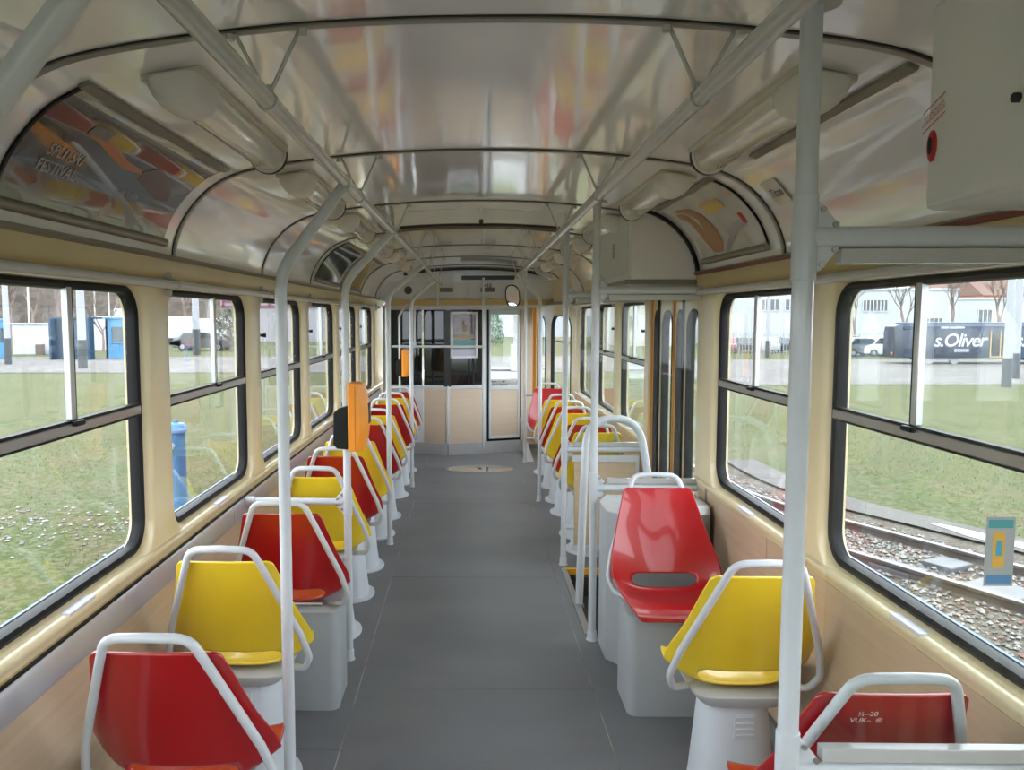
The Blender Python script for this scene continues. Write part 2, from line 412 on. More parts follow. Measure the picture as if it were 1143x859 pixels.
t = MB(); side_profile(t, -1, Y0, 9.2, [(WX, .762), (WX-.020, .7625), (WX-.020, .7665), (WX, .767)]); struct(t.build('trim_10', BLACK), 'dark joint under the left sill')
t = MB(); side_profile(t, 1, 3.66, 3.672, [(WX-.004, 0), (WX-.012, 0), (WX-.012, .80), (WX-.004, .80)]); struct(t.build('trim_11', STEEL), 'metal joint strip on the right wall')
for sd, nm in ((-1, 'baseboard_left'), (1, 'baseboard_right')):
    t = MB()
    for a, b in (((Y0, 9.2),) if sd < 0 else ((Y0, .1), (1.36, 3.8), (5.0, 8.3))):
        side_profile(t, sd, a, b, [(WX-.008, 0), (WX-.060, 0), (WX-.055, .11), (WX-.025, .14), (WX-.008, .14)])
    struct(t.build(nm, mat('heater_skirting', (.26, .28, .28), .35, metal=.6, noise=.2)), 'grey metal heater skirting')
wrr = MB(); wrr.box((-1.12, Y0-.06, -.05), (1.12, Y0, .85)); wrr.box((-1.12, Y0-.06, 1.7), (1.12, Y0, 2.2)); wrr.box((-1.12, Y0-.06, .85), (-.9, Y0, 1.7)); wrr.box((.9, Y0-.06, .85), (1.12, Y0, 1.7))
struct(wrr.build('wall_back', CREAM), 'cream rear end wall behind the camera')
o = MB(); o.box((-.9, Y0-.04, .85), (.9, Y0-.035, 1.7)); struct(o.build('window_20', GLASS, smooth=0), 'rear window behind the camera')
# underside
o = MB(); o.box((-1.13, Y0, -.42), (1.13, 11, -.36)); struct(o.build('floor_3', DARK), 'underframe below the tram floor')
# outer skin below the windows
o = MB(); o.box((-1.16, Y0, -.36), (-1.152, 11, .84)); 
for a, b in ((Y0, .12), (1.34, 3.86), (4.97, 8.33)): o.box((1.152, a, -.36), (1.16, b, .84))
struct(o.build('wall_left_2', mat('outer_blue', (.04, .14, .4), .3), smooth=0), 'blue outer skin of the tram')

# ------------------------------------------------------------------ front taper wall (right) with the front door
TA = Vector((WX, 8.33, 0)); TB = Vector((.74, 9.95, 0)); TD = (TB-TA).normalized(); TL = (TB-TA).length; TN = Vector((-TD.y, TD.x, 0))
if TN.x > 0: TN = -TN
def tp(u, d, z):
    p = TA+TD*u+TN*d; return (p.x, p.y, z)
def taper_box(mbx, u0, u1, d0, d1, z0, z1): 
    c = [tp(u, d, z) for z in (z0, z1) for u, d in ((u0, d0), (u1, d0), (u1, d1), (u0, d1))]
    mbx.add(c, [(0,3,2,1),(4,5,6,7),(0,1,5,4),(1,2,6,5),(2,3,7,6),(3,0,4,7)])
def leaf(root, place, w, z0, z1, framem, win=(.055, .055), wz=(.40, 1.60), nm='leaf'):
    """a door leaf: cream frame around a tall round-headed pane. place(u, d, z)"""
    wx0, wx1 = win[0], w-win[1]; hw = (wx1-wx0)/2; cx = (wx0+wx1)/2
    def loop(gr):
        rt = min(hw, .16)
        top = [(cx+(hw-rt)*(1 if a < PI/2+1e-6 else -1)+(rt+gr)*math.cos(a), wz[1]-rt+(rt+gr)*math.sin(a)) for a in [PI/2*k/6 for k in range(7)]+[PI/2+.001+(PI/2-.001)*k/6 for k in range(7)]]
        r = .04
        bot = [(cx-(hw+gr)+r-r*math.cos(a), wz[0]-gr+r-r*math.sin(a)) for a in [PI/2*k/4 for k in range(5)]]+[(cx+(hw+gr)-r+r*math.sin(a), wz[0]-gr+r-r*math.cos(a)) for a in [PI/2*k/4 for k in range(5)]]
        return top+bot
    Lp = loop(.0); cz = (z0+z1)/2
    outer = [(y, z) for _, y, z in project_rect([(0, p[0], p[1]) for p in loop(.01)], cx, (wz[0]+wz[1])/2, 0, w, z0, z1)]
    for C in ((0, z0), (0, z1), (w, z0), (w, z1)):
        i = min(range(len(outer)), key=lambda k: math.dist(outer[k], C)); outer[i] = C
    m_ = MB(); rings = [[place(u, d, z) for u, z in lp] for lp, d in ((Lp, -.015), (outer, -.015), (outer, .015), (Lp, .015), (Lp, -.015))]
    m_.loft(rings, cap0=False, cap1=False); lf = m_.build(nm, framem, root, smooth=40)
    k_ = MB(); Li = loop(-.016)
    k_.loft([[place(u, d, z) for u, z in lp] for lp, d in ((Lp, .019), (Li, .021), (Li, -.021), (Lp, -.019), (Lp, .019))], cap0=False, cap1=False); k_.build('gasket', BLACK, lf)
    p_ = MB(); n = len(Li); p_.loft([[place(u, d, z) for u, z in loop(-.012)] for d in (.002, -.002)]); p_.build('pane', GLASS, lf, smooth=0)
    return lf
d2 = struct(empty('door_2', (.9, 9.1, 0)), 'cream front folding door on the tapered nose')
leaf(d2, lambda u, d, z: tp(.07+u, d-.02, z), .86, -.3, 1.70, CREAM, win=(.08, .08), wz=(.5, 1.60))
leaf(d2, lambda u, d, z: tp(.94+u, d-.02, z), .53, -.3, 1.70, CREAM, win=(.12, .07), wz=(.5, 1.60))
o = MB(); taper_box(o, 1.475, 1.60, -.01, .03, -.3, 1.70); o.build('orange_edge', mat('orange_brown_edge', (.75, .33, .05), .4), d2)
o = MB(); taper_box(o, 0, .06, -.06, 0, -.3, 1.72); taper_box(o, 1.605, TL, -.06, 0, -.3, 1.72); taper_box(o, 0, TL, -.07, .0, 1.70, 2.0)
struct(o.build('wall_right_3', CREAM), 'tapered cream wall around the front door')
o = MB(); taper_box(o, .0, TL, .0, .08, 1.715, 1.745); struct(o.build('trim_12', BRNP), 'rail over the front door')

# ------------------------------------------------------------------ middle door: four folded leaves
def middle_door(nm, ya, yb, label):
    root = struct(empty(nm, (WX+.05, (ya+yb)/2, -.33)), label); n = 4; w = (yb-ya)/n
    for k in range(n):
        a = ya+k*w; dx0, dx1 = (.0, .022) if k % 2 == 0 else (.022, .0)
        def place(u, d, z, a=a, dx0=dx0, dx1=dx1):
            t = u/w; return (WX+.045-(dx0+(dx1-dx0)*t)+d, a+.004+(w-.008)*t, z)
        lf = leaf(root, place, w, -.33, 1.70, CREAM, win=(.035, .035), wz=(.36, 1.62))
        e = MB(); P0 = place(w-.012, -.02, 0); P1 = place(w, -.02, 0)
        e.add([(P0[0], P0[1], -.33), (P1[0], P1[1], -.33), (P1[0]-.012, P1[1], -.33), (P0[0]-.012, P0[1], -.33), (P0[0], P0[1], 1.7), (P1[0], P1[1], 1.7), (P1[0]-.012, P1[1], 1.7), (P0[0]-.012, P0[1], 1.7)], [(0,3,2,1),(4,5,6,7),(0,1,5,4),(1,2,6,5),(2,3,7,6),(3,0,4,7)])
        e.build('edge_strip', mat('orange_brown_edge', (.75, .33, .05), .4) if k % 2 else BLACK, lf)
    return root
middle_door('door_1', 3.89, 4.94, 'cream folding middle door with tall round-headed panes')
middle_door('door_3', .17, 1.28, 'cream folding door beside the camera')
o = MB(); o.box((WX-.02, 3.885, 1.70), (WX+.07, 4.945, 1.80)); o.box((WX-.02, .165, 1.70), (WX+.07, 1.285, 1.80)); struct(o.build('trim_13', CREAM_SHADED), 'header over the middle doors')

# door drive boxes
def drive_box(y0, y1, label, near):
    root = thing('door_drive_box', label, 'door mechanism box', (.9, y0, 1.757))
    x0 = .745; s0 = s_of_x(x0)
    pts = [cove(1, s0+(SMAX-s0)*k/14, .002) for k in range(15)]
    poly = [(x0, 1.757)]+[(p[0], p[1]) for p in pts]+[(1.062, 1.757)]
    m_ = MB(); m_.prism(poly[::-1], 'y', y0, y1); m_.build('casing', mat('drive_box_paint', (.78, .78, .78), .35, noise=.05, coat=.3), root, bevel=.012 if near else .004)
    return root
db = drive_box(3.87, 5.0, 'white arched door drive casing above the far middle door', False)
o = MB(); o.box((.742, 3.93, 1.79), (.745, 4.9, 2.08)); lidp = o.build('side_lid', mat('lid_paint', (.64, .66, .66), .3, coat=.3), db, bevel=.001)
o = MB(); o.box((.738, 4.28, 1.93), (.742, 4.34, 1.965)); o.box((.738, 4.28, 1.89), (.742, 4.34, 1.925)); o.build('vent_grille', GREY, db)
o = MB(); o.box((.72, 3.865, 1.735), (1.06, 5.0, 1.757)); o.build('bottom_rail', BRNP, db)
rr = MB(); pp = []
for k in range(21):
    s_ = s_of_x(.80)+(SMAX-s_of_x(.80))*k/20; a = cove(1, s_, .0); b = cove(1, s_, .014); pp.append([(a[0], 3.845, a[1]), (b[0], 3.845, b[1]), (b[0], 3.869, b[1]), (a[0], 3.869, a[1])])
rr.loft(pp); rr.build('edge_seal', BLACK, db)
db2 = drive_box(.20, 1.395, 'large white door drive casing overhead at the right edge with a red-ringed button', True)
o = MB(); o.sphere((.744, 1.374, 1.862), .014, 10, (.3, 1, 1.9)); o.build('emergency_button', mat('signal_red', (.45, .02, .02), .4), db2)
o = MB(); o.sphere((.740, 1.374, 1.862), .0075, 8, (.3, .8, 2.0)); o.build('button_recess', DARK, db2)
o = MB(); text_mb(o, 'U OPASNOSTI\nOKRENI RUČICU', .0085, lambda u, v: (.7435, 1.372-u, 1.914+v+u*.35)); o.build('warning_lettering', mat('print_red', (.6, .05, .04), .5), db2)
o = MB()
for dz in (-.016, .016): o.add([(.7437, 1.404, 1.914+dz-.011), (.7437, 1.340, 1.914+dz+.011), (.7437, 1.340, 1.914+dz+.013), (.7437, 1.404, 1.914+dz-.009)], [(0, 1, 2, 3)])
o.build('warning_rule', MATS['print_red'], db2)
o = MB(); o.tube([(.745, 1.165, 1.885), (.737, 1.165, 1.885)], .007, 10); o.build('lock_screw', DARK, db2)

# ------------------------------------------------------------------ ceiling rails and window rails
RL = [(-.42, .15, 2.004), (-.419, 1.6, 2.002), (-.407, 2.82, 1.996), (-.393, 4.03, 1.988), (-.368, 5.25, 1.972), (-.355, 6.47, 1.95), (-.335, 7.4, 1.932), (-.315, 8.25, 1.925)]
RR = [(.42, .15, 2.004), (.42, 1.6, 2.002), (.42, 2.82, 1.998), (.422, 4.03, 1.99), (.425, 5.25, 1.982), (.428, 6.47, 1.974), (.43, 7.85, 1.965)]
def rail_at(R, y):
    for a, b in zip(R, R[1:]):
        if a[1] <= y <= b[1]:
            t = (y-a[1])/(b[1]-a[1]); return tuple(a[j]+(b[j]-a[j])*t for j in range(3))
    return R[-1]
for R, nm, lab in ((RL, 'left', 'long grey handrail hung under the ceiling on the left of the aisle'), (RR, 'right', 'long grey handrail hung under the ceiling on the right of the aisle')):
    root = thing('ceiling_handrail', lab, 'handrail', R[3])
    m_ = MB(); m_.tube(R, .0175, 16); m_.build('rail_tube', POLED, root, smooth=60)
    for y in RIBS:
        if y < .3 or y > 8: continue
        c = rail_at(R, y-.005)
        b_ = MB(); sd = 1 if c[0] > 0 else -1
        for dx in (-.06, .065):
            x = c[0]+dx; top = cove(1 if x > 0 else -1, s_of_x(abs(x)), .008)
            b_.tube([(x, y, top[1]), (c[0]+dx*.12, y, c[2]+.022)], .0065, 8, flat=.6)
            b_.tube([(x+.008*(1 if dx > 0 else -1), y-.012, top[1]-.003), (x+.008*(1 if dx > 0 else -1), y-.012, top[1]-.014)], .009, 8)
        b_.box((c[0]-.008, y-.006, c[2]+.014), (c[0]+.008, y+.006, c[2]+.03))
        b_.build('hanger', POLED, root)
        k_ = MB(); k_.tube([(c[0], y-.012, c[2]), (c[0], y+.010, c[2])], .0205, 16); k_.build('collar', POLED, root, smooth=50)
        k_ = MB(); k_.tube([(c[0], y+.010, c[2]), (c[0], y+.013, c[2])], .0195, 16); k_.build('collar_joint', BLACK, root)
def window_rail(side, ya, yb, ys, lab):
    root = thing('window_handrail', lab, 'handrail', (side*1.035, (ya+yb)/2, 1.695)); m_ = MB()
    m_.tube([(side*1.035, ya, 1.693), (side*1.035, yb, 1.693)], .0155, 14); m_.sphere((side*1.035, yb, 1.693), .0155, 8); m_.build('rail_tube', POLED, root, smooth=60)
    for y in ys:
        k_ = MB(); k_.tube([(side*1.035, y-.008, 1.693), (side*1.035, y+.008, 1.693)], .0185, 14); k_.box((side*1.040, y-.016, 1.675), (side*1.068, y+.016, 1.715)); k_.box((side*1.050, y-.016, 1.655), (side*1.068, y+.0, 1.735))
        k_.build('clamp', POLED, root)
window_rail(-1, -3, 9.0, [p+.06 for p in PL[2:]], 'grey handrail running along the tops of the left windows')
window_rail(1, 1.36, 3.74, [2.66], 'grey handrail along the tops of the two near right windows')
window_rail(1, 5.05, 8.2, [6.1, 7.15], 'cream grey handrail along the tops of the far right windows')

# ------------------------------------------------------------------ poles
def foot(m_, x, y, r=.024):
    m_.tube([(x, y, 0.0), (x, y, .005), (x, y, .006), (x, y, .045), (x, y, .048)], [r+.002, r+.002, r*.90, r*.88, r*.80], 14)
def collar(root, x, y, z, nm='collar'):
    k = MB(); k.tube([(x, y, z-.028), (x, y, z+.028)], .0215, 16); k.build(nm, POLE, root, smooth=50)
def bent_pole(x, y, R, ytop, lab, r=.0175, zb=1.735):
    root = thing('grab_pole', lab, 'grab pole', (x, y, 0), group=None)
    c = rail_at(R, ytop); sd = 1 if x > 0 else -1
    path = fillet([(x, y, 0), (x, y, zb), (c[0], ytop, c[2]-.004)], .16, 10)
    m_ = MB(); m_.tube(path, r, 16); m_.build('tube', POLE, root, smooth=60)
    m_ = MB(); foot(m_, x, y); m_.build('foot', POLE, root)
    m_ = MB(); m_.box((c[0]-.02, ytop-.022, c[2]-.02), (c[0]+.02, ytop+.022, c[2]+.021)); m_.build('rail_clamp', POLED, root, bevel=.006)
    return root
bent_pole(-.635, .92, RL, .92, 'pale grey bent grab pole crossing the upper left corner of the view')
bent_pole(-.566, 2.30, RL, 2.52, 'pale grey bent grab pole standing before the nearest yellow left seat', zb=1.71)
pB = bent_pole(-.582, 3.59, RL, 3.86, 'pale grey bent grab pole that carries the large orange ticket validator')
bent_pole(-.582, 5.48, RL, 5.88, 'third bent grab pole along the left seats, beyond the orange validator')
bent_pole(-.562, 7.38, RL, 7.40, 'farthest bent grab pole beside the last left seats')
bent_pole(.575, 6.81, RR, 7.35, 'bent grab pole beside the middle of the far right seats')
m_ = MB(); m_.tube([(-1.045, 3.59, .745), (-.60, 3.59, .742)], .016, 14); m_.build('wall_bar', POLE, pB, smooth=60)
m_ = MB(); m_.tube([(-1.05, 3.59, .745), (-1.005, 3.59, .745)], .021, 14); m_.build('wall_socket', POLE, pB, smooth=50)
m_ = MB(); m_.prism([(-.565, .80), (-.60, .80), (-.64, .752), (-.64, .732), (-.60, .684), (-.565, .684)], 'y', 3.583, 3.597); m_.tube([(-.582, 3.59, .68), (-.582, 3.59, .805)], .0215, 16); m_.build('gusset_clamp', POLE, pB, bevel=.002)
for x, z in ((-.606, .775), (-.606, .71), (-.628, .755), (-.628, .729)):
    m_ = MB(); m_.tube([(x, 3.576, z), (x, 3.584, z)], .005, 8); m_.build('bolt', STEEL, pB)
fp = thing('grab_pole', 'thin straight grab pole at the cab partition carrying the small orange validator', 'grab pole', (-.80, 8.85, 0))
m_ = MB(); m_.tube(fillet([(-.80, 8.85, 0), (-.80, 8.85, 1.60), (-.72, 8.95, 1.72)], .08), .0125, 12); m_.build('tube', POLE, fp, smooth=60)
m_ = MB(); foot(m_, -.80, 8.85, .02); m_.build('foot', POLE, fp)
sp = thing('grab_pole', 'straight grab pole beside the rear-facing red seat at the front door', 'grab pole', (.575, 8.62, 0))
m_ = MB(); m_.tube([(.575, 8.62, 0), (.575, 8.62, 2.12)], .0165, 14); m_.build('tube', POLE, sp, smooth=60)
m_ = MB(); foot(m_, .575, 8.62); m_.build('foot', POLE, sp)
m_ = MB()
for z in (.745, .27): m_.tube([(.575, 8.62, z), (.95, 8.62, z)], .014, 12)
m_.build('side_bar', POLE, sp, smooth=60)

# ------------------------------------------------------------------ screens at the doors
def bar(root, x0, x1, y, z, nm, prof_dz=-.045, zoff=0):
    m_ = MB(); m_.tube([(x0, y, z), (x1, y, z)], .019, 16); m_.build(nm, POLE, root, smooth=60)
    m_ = MB(); m_.box((x0+.060, y-.013, z+prof_dz-.013), (x1, y+.013, z+prof_dz+.013)); m_.build(nm+'_glazing_channel', POLED, root, bevel=.002)
def gusset(root, x, y, z):
    m_ = MB(); m_.prism([(x, z+.06), (x+.025, z+.06), (x+.058, z+.02), (x+.058, z-.02), (x+.025, z-.06), (x, z-.06)], 'y', y-.008, y+.008); m_.tube([(x, y, z-.075), (x, y, z+.075)], .0215, 16); m_.build('gusset_clamp', POLE, root, bevel=.002)
    for dx, dz in ((.028, .048), (.050, .022), (.050, -.022), (.028, -.048)):
        m_ = MB(); m_.tube([(x+dx, y-.012, z+dz), (x+dx, y+.012, z+dz)], .0055, 8); m_.build('bolt', STEEL, root)
def screen_at(x, y, lab, zl, zu, glass=True, top=2.125, near=False):
    root = thing('door_screen', lab, 'draught screen', (x, y, 0))
    m_ = MB(); m_.tube([(x, y, 0), (x, y, top)], .0185, 16); m_.build('pole', POLE, root, smooth=60)
    m_ = MB(); foot(m_, x, y, .026); m_.build('foot', POLE, root)
    m_ = MB(); m_.tube([(x+.012, y, top-.012), (x+.012, y, top)], .036, 20); m_.build('ceiling_flange', POLED, root, smooth=50)
    bar(root, x, 1.07, y, zu, 'upper_bar', -.0335); bar(root, x, 1.07, y, zl, 'lower_bar', .0335)
    gusset(root, x, y, zu); gusset(root, x, y, zl)
    if glass:
        m_ = MB(); m_.box((x+.06, y-.003, zl+.04), (1.055, y+.003, zu-.045)); m_.build('pane', GLASS2, root, smooth=0)
    return root
sN = screen_at(.566, 1.44, 'near glass draught screen on a pale pole, carrying a small sticker', .739, 1.719)
st = MB(); sy = 1.435
st.box((0.9060, sy-.0012, 1.0929), (0.9579, sy-.0005, 1.2203)); stk = st.build('sticker', mat('sticker_white', (.45, .49, .50), .4), sN, smooth=0)
for (z0, z1, x0, x1, c, nm_) in ((1.1998, 1.2154, 0.9099, 0.9540, (.10, .40, .42), 'print_teal'), (1.0978, 1.1135, 0.9099, 0.9540, (.12, .30, .55), 'print_blue'), (1.1272, 1.1919, 0.9187, 0.9403, (.85, .50, .08), 'print_orange'), (1.1488, 1.1762, 0.9246, 0.9354, (.10, .45, .60), 'print_cyan')):
    d_ = .0016 if nm_ != 'print_cyan' else .0020
    q = MB(); q.box((x0, sy-d_-.0004, z0), (x1, sy-d_, z1)); q.build('sticker_print', mat(nm_, c, .5), stk, smooth=0)
sF = screen_at(.575, 3.83, 'tall glass draught screen on a pole in front of the step well', .758, 1.705)
sD = screen_at(.575, 5.03, 'draught screen with beige laminate lower panel beyond the step well', .745, 1.715)
m_ = MB(); m_.box((.64, 5.02, .12), (1.03, 5.04, .70)); m_.build('laminate_panel', LAMI, sD, bevel=.002)
m_ = MB(); m_.box((.625, 5.013, .10), (1.045, 5.019, .13)); m_.box((.625, 5.013, .67), (1.045, 5.019, .71)); m_.box((1.025, 5.013, .13), (1.045, 5.019, .67)); m_.build('panel_frame', POLE, sD)
m_ = MB(); m_.tube([(.575, 5.03, .245), (.64, 5.03, .245)], .013, 10); m_.tube([(.575, 5.03, .30), (.64, 5.03, .30)], .006, 8); m_.build('bottom_bar', POLE, sD)
uh = thing('hoop_handrail', 'inverted U shaped grey hoop handrail standing in the step well', 'handrail', (.60, 4.32, 0))
m_ = MB(); m_.tube(fillet([(.578, 4.32, -.05), (.60, 4.33, .70), (.625, 4.40, 1.02), (.93, 4.50, 1.01), (.985, 4.42, .60), (1.0, 4.40, -.17)], [.4, .17, .2, .2], 12), .0215, 16); m_.build('tube', POLE, uh, smooth=60)
m_ = MB(); m_.box((.554, 4.29, -.01), (.604, 4.35, .004)); m_.build('foot_plate', STEEL, uh)

# ------------------------------------------------------------------ seats
SP = [(.232, .405), (.222, .428), (.20, .438), (.13, .440), (.05, .433), (-.005, .431), (-.038, .437), (-.062, .456), (-.079, .493), (-.101, .56), (-.143, .67), (-.193, .788), (-.213, .836)]
SW = [.158, .172, .188, .200, .210, .217, .222, .226, .227, .221, .191, .158, .147]
def interp(P, L, s):
    i = 0
    while i < len(L)-2 and L[i+1] < s: i += 1
    t = max(0, min(1, (s-L[i])/(L[i+1]-L[i]))); return i, t
SPc = catmull(SP, 5); SL = [0.]
for i in range(1, len(SPc)): SL.append(SL[-1]+math.dist(SPc[i], SPc[i-1]))
SWc = [w[0] for w in catmull([(w, 0) for w in SW], 5)]
ST = SL[-1]
def seat_pt(t, s):
    i, k = interp(SPc, SL, s); a, b = SPc[i], SPc[min(i+1, len(SPc)-1)]
    y = a[0]+(b[0]-a[0])*k; z = a[1]+(b[1]-a[1])*k; w = SWc[i]+(SWc[min(i+1, len(SWc)-1)]-SWc[i])*k
    dy, dz = b[0]-a[0], b[1]-a[1]; L = math.hypot(dy, dz) or 1; ny, nz = -dz/L, dy/L     # towards the sitter
    if ny*1+nz*1 < 0: ny, nz = -ny, -nz
    bend = math.exp(-((s-SL_B)/.14)**2)
    lift = (abs(t)**3)*(.016*min(1, s/.05)+.066*bend)*min(1, .35+(ST-s)/.12)
    return (t*w, y+ny*lift, z+nz*lift)
SL_B = SL[35]
def shell_mesh(m_):
    def edge(s):                       # t limit, rounding the corners at both ends
        r = .022; w = 1.
        for e in (s, ST-s):
            if e < r: w = min(w, 1-.13*(1-math.sqrt(max(0, 1-((r-e)/r)**2))))
        return w
    ss = [0, .003, .007, .012, .018, .026]
    ss += [.026+(ST-.052)*k/44 for k in range(1, 44)]+[ST-x for x in (.026, .018, .012, .007, .003, 0)]
    tt = [-1, -.985, -.95]+[-.9+.1*k for k in range(19)]+[.95, .985, 1]
    sl0 = SL_B+.016; hh = .031; hw = .60; rr_ = .15      # the slot, in (t, s)
    def cap_pt(t, s):
        du = max(-(hw-rr_), min(hw-rr_, t)); dx, dy = (t-du)/rr_, (s-sl0)/hh; L = math.hypot(dx, dy) or 1
        return (du+rr_*dx/L, sl0+hh*dy/L)
    i0 = max(i for i, x in enumerate(ss) if x < sl0-hh-.004); i1 = min(i for i, x in enumerate(ss) if x > sl0+hh+.004)
    j0 = max(j for j, x in enumerate(tt) if x < -hw-.02); j1 = min(j for j, x in enumerate(tt) if x > hw+.02)
    k0 = len(m_.v); n = len(tt)
    V = [seat_pt(t*edge(s), s) for s in ss for t in tt]
    F = [(i*n+j, i*n+j+1, (i+1)*n+j+1, (i+1)*n+j) for i in range(len(ss)-1) for j in range(n-1) if not (i0 <= i < i1 and j0 <= j < j1)]
    per = [(i0, j) for j in range(j0, j1)]+[(i, j1) for i in range(i0, i1)]+[(i1, j) for j in range(j1, j0, -1)]+[(i, j0) for i in range(i1, i0, -1)]
    base = len(V); base2 = base+len(per)
    mid = []
    for (i, j) in per:
        q = cap_pt(tt[j], ss[i]); mid.append(q); V.append(seat_pt((q[0]+tt[j])/2, (q[1]+ss[i])/2))
    for q in mid: V.append(seat_pt(*q))
    m = len(per)
    for a in range(m):
        b = (a+1) % m
        F.append((per[a][0]*n+per[a][1], per[b][0]*n+per[b][1], base+b, base+a)); F.append((base+a, base+b, base2+b, base2+a))
    m_.add(V, F)
def superell(cx, cy, a, b, z, n=28, e=3.2):
    out = []
    for k in range(n):
        t = 2*PI*k/n; c, s = math.cos(t), math.sin(t)
        out.append((cx+a*math.copysign(abs(c)**(2/e), c), cy+b*math.copysign(abs(s)**(2/e), s), z))
    return out
def make_seat(colname, m_shell, base):
    root = empty('tram_seat', (0, 0, 0))
    sh = MB(); shell_mesh(sh); sh.build('shell', m_shell, root, smooth=80, solid=.008)
    fr = MB()
    half = [(.07, .06, .414), (.15, .0, .414), (.210, -.050, .430), (.230, -.080, .482), (.210, -.117, .57), (.124, -.214, .805), (.094, -.247, .884), (0, -.252, .888)]
    path = half+[(-x, y, z) for x, y, z in reversed(half[:-1])]
    fr.tube(fillet(path, [.06, .05, .06, .1, .1, .05, 0, .05, .1, .1, .06, .05, .06], 5), .0112, 12); fr.build('tube_frame', POLE, root, smooth=60)
    if base == 'pedestal':
        p = MB()
        p.loft([superell(0, .03, .150, .135, .421, e=5), superell(0, .03, .150, .135, .413, e=5), superell(0, .03, .126, .120, .384, e=4.5), superell(0, .03, .100, .110, .382, e=3.2)], True, True)
        p.build('seat_tray', mat('tray_grey', (.50, .52, .54), .4), root, smooth=40)
        p = MB(); p.loft([superell(0, .03, .098, .108, .383, e=2.8), superell(0, .03, .108, .115, .30, e=2.5), superell(0, .03, .128, .132, .10, e=2.4), superell(0, .03, .140, .145, .012, e=2.3), superell(0, .03, .170, .172, .010, e=2.2), superell(0, .03, .172, .174, .0, e=2.2)])
        p.build('pedestal', PED, root, smooth=40)
        for z0 in (.350, .175):
            v = MB(); za, zb = z0+.008, z0-.064; ya = .03-.1085-(.405-za)*.075; yb = .03-.1085-(.405-zb)*.078
            v.loft([[(x, ya+(yb-ya)*t+dy, za+(zb-za)*t) for x, dy in ((-.030, -.002), (.038, -.002), (.038, .02), (-.030, .02))] for t in (0, 1)])
            for k in range(4):
                z = z0-.018*k; y = ya+(yb-ya)*(za-z)/(za-zb); v.box((-.024, y-.007, z-.004), (.032, y+.012, z+.004))
            v.build('vent_louvres', PED, root, bevel=.0015)
    else:
        p = MB(); xi, xo = (-.20, .19)
        p.loft([[(*q, z) for q in rrect(-.005, .045, .385, .27, .035, 6)] for z in (0, .40)]); p.build('box_base', BOXG, root, smooth=40)
        p = MB(); p.loft([[(*q, z) for q in rrect(-.005, .045, .398, .28, .04, 6)] for z in (.40, .408)]); p.loft([[(*q, z) for q in rrect(-.005, .045, a_, b_, .04, 6)] for a_, b_, z in ((.398, .28, .408), (.385, .27, .413))]); p.build('box_lid', mat('box_lid_grey', (.40, .42, .43), .35, metal=.2), root, smooth=40)
        for yy in (-.03, .12):
            p = MB(); p.tube([(-.12, yy, .421), (.12, yy, .421)], .009, 8); p.build('seat_bracket', STEEL, root)
    return root
SEATG = 'moulded shell seats along the tram'
protos = {}
def seat(col, base, x, y, lab, rz=0.):
    key = (col, base)
    if key not in protos:
        o = make_seat(col, RED if col == 'red' else YEL, base); protos[key] = o
        o.location = (x, y, 0); o.rotation_euler = (0, 0, rz)
    else: o = dup(protos[key], (x, y, 0), rz)
    tag(o, lab, 'seat', SEATG); return o
LX, RX = -.772, .80
L_seats = [('red', 'pedestal', 1.926, 'nearest red shell seat at the lower left corner of the tram aisle'),
 ('yellow', 'pedestal', 2.592, 'nearest yellow shell seat on the left, directly ahead of the corner red seat'),
 ('red', 'box', 3.19, 'red shell seat on a grey box base on the left, ahead of the nearest yellow'),
 ('yellow', 'pedestal', 3.887, 'yellow shell seat behind the pole-to-wall bar on the left, ahead of the boxed red seat'),
 ('red', 'pedestal', 4.44, 'red shell seat on the left just below the large orange validator'),
 ('yellow', 'pedestal', 4.96, 'third yellow shell seat from the camera on the left, just beyond the large validator'),
 ('red', 'pedestal', 5.71, 'fourth red shell seat from the camera on the left side'),
 ('yellow', 'pedestal', 6.24, 'fourth yellow shell seat from the camera on the left side'),
 ('red', 'pedestal', 7.0, 'fifth red shell seat from the camera on the left side'),
 ('yellow', 'pedestal', 7.55, 'farthest yellow shell seat on the left side'),
 ('red', 'pedestal', 8.16, 'farthest red shell seat on the left, next to the cab partition')]
for c, b, y, lab in L_seats: seat(c, b, -.728 if y < 2.2 else (-.775 if y < 3 else -.742), y, lab)
seat('red', 'pedestal', .815, 1.752, 'red shell seat at the lower right behind the glass screen')
seat('yellow', 'pedestal', .818, 2.47, 'near yellow shell seat on the right, on a louvred white pedestal')
seat('red', 'box', .792, 3.25, 'glossy red shell seat on the right facing the camera on a grey box', PI)
R_seats = [('yellow', 5.34, 'yellow shell seat right behind the beige laminate screen panel'),
 ('red', 5.72, 'nearest red shell seat in the far right row beyond the door'),
 ('yellow', 6.38, 'middle yellow shell seat in the far right row beyond the door'),
 ('red', 6.82, 'second red shell seat in the far right row beyond the door'),
 ('yellow', 7.4, 'last yellow shell seat in the far right row beyond the door')]
for c, y, lab in R_seats: seat(c, 'pedestal', RX, y, lab)
seat('red', 'pedestal', .80, 8.12, 'distant red shell seat facing backwards near the front door', PI)

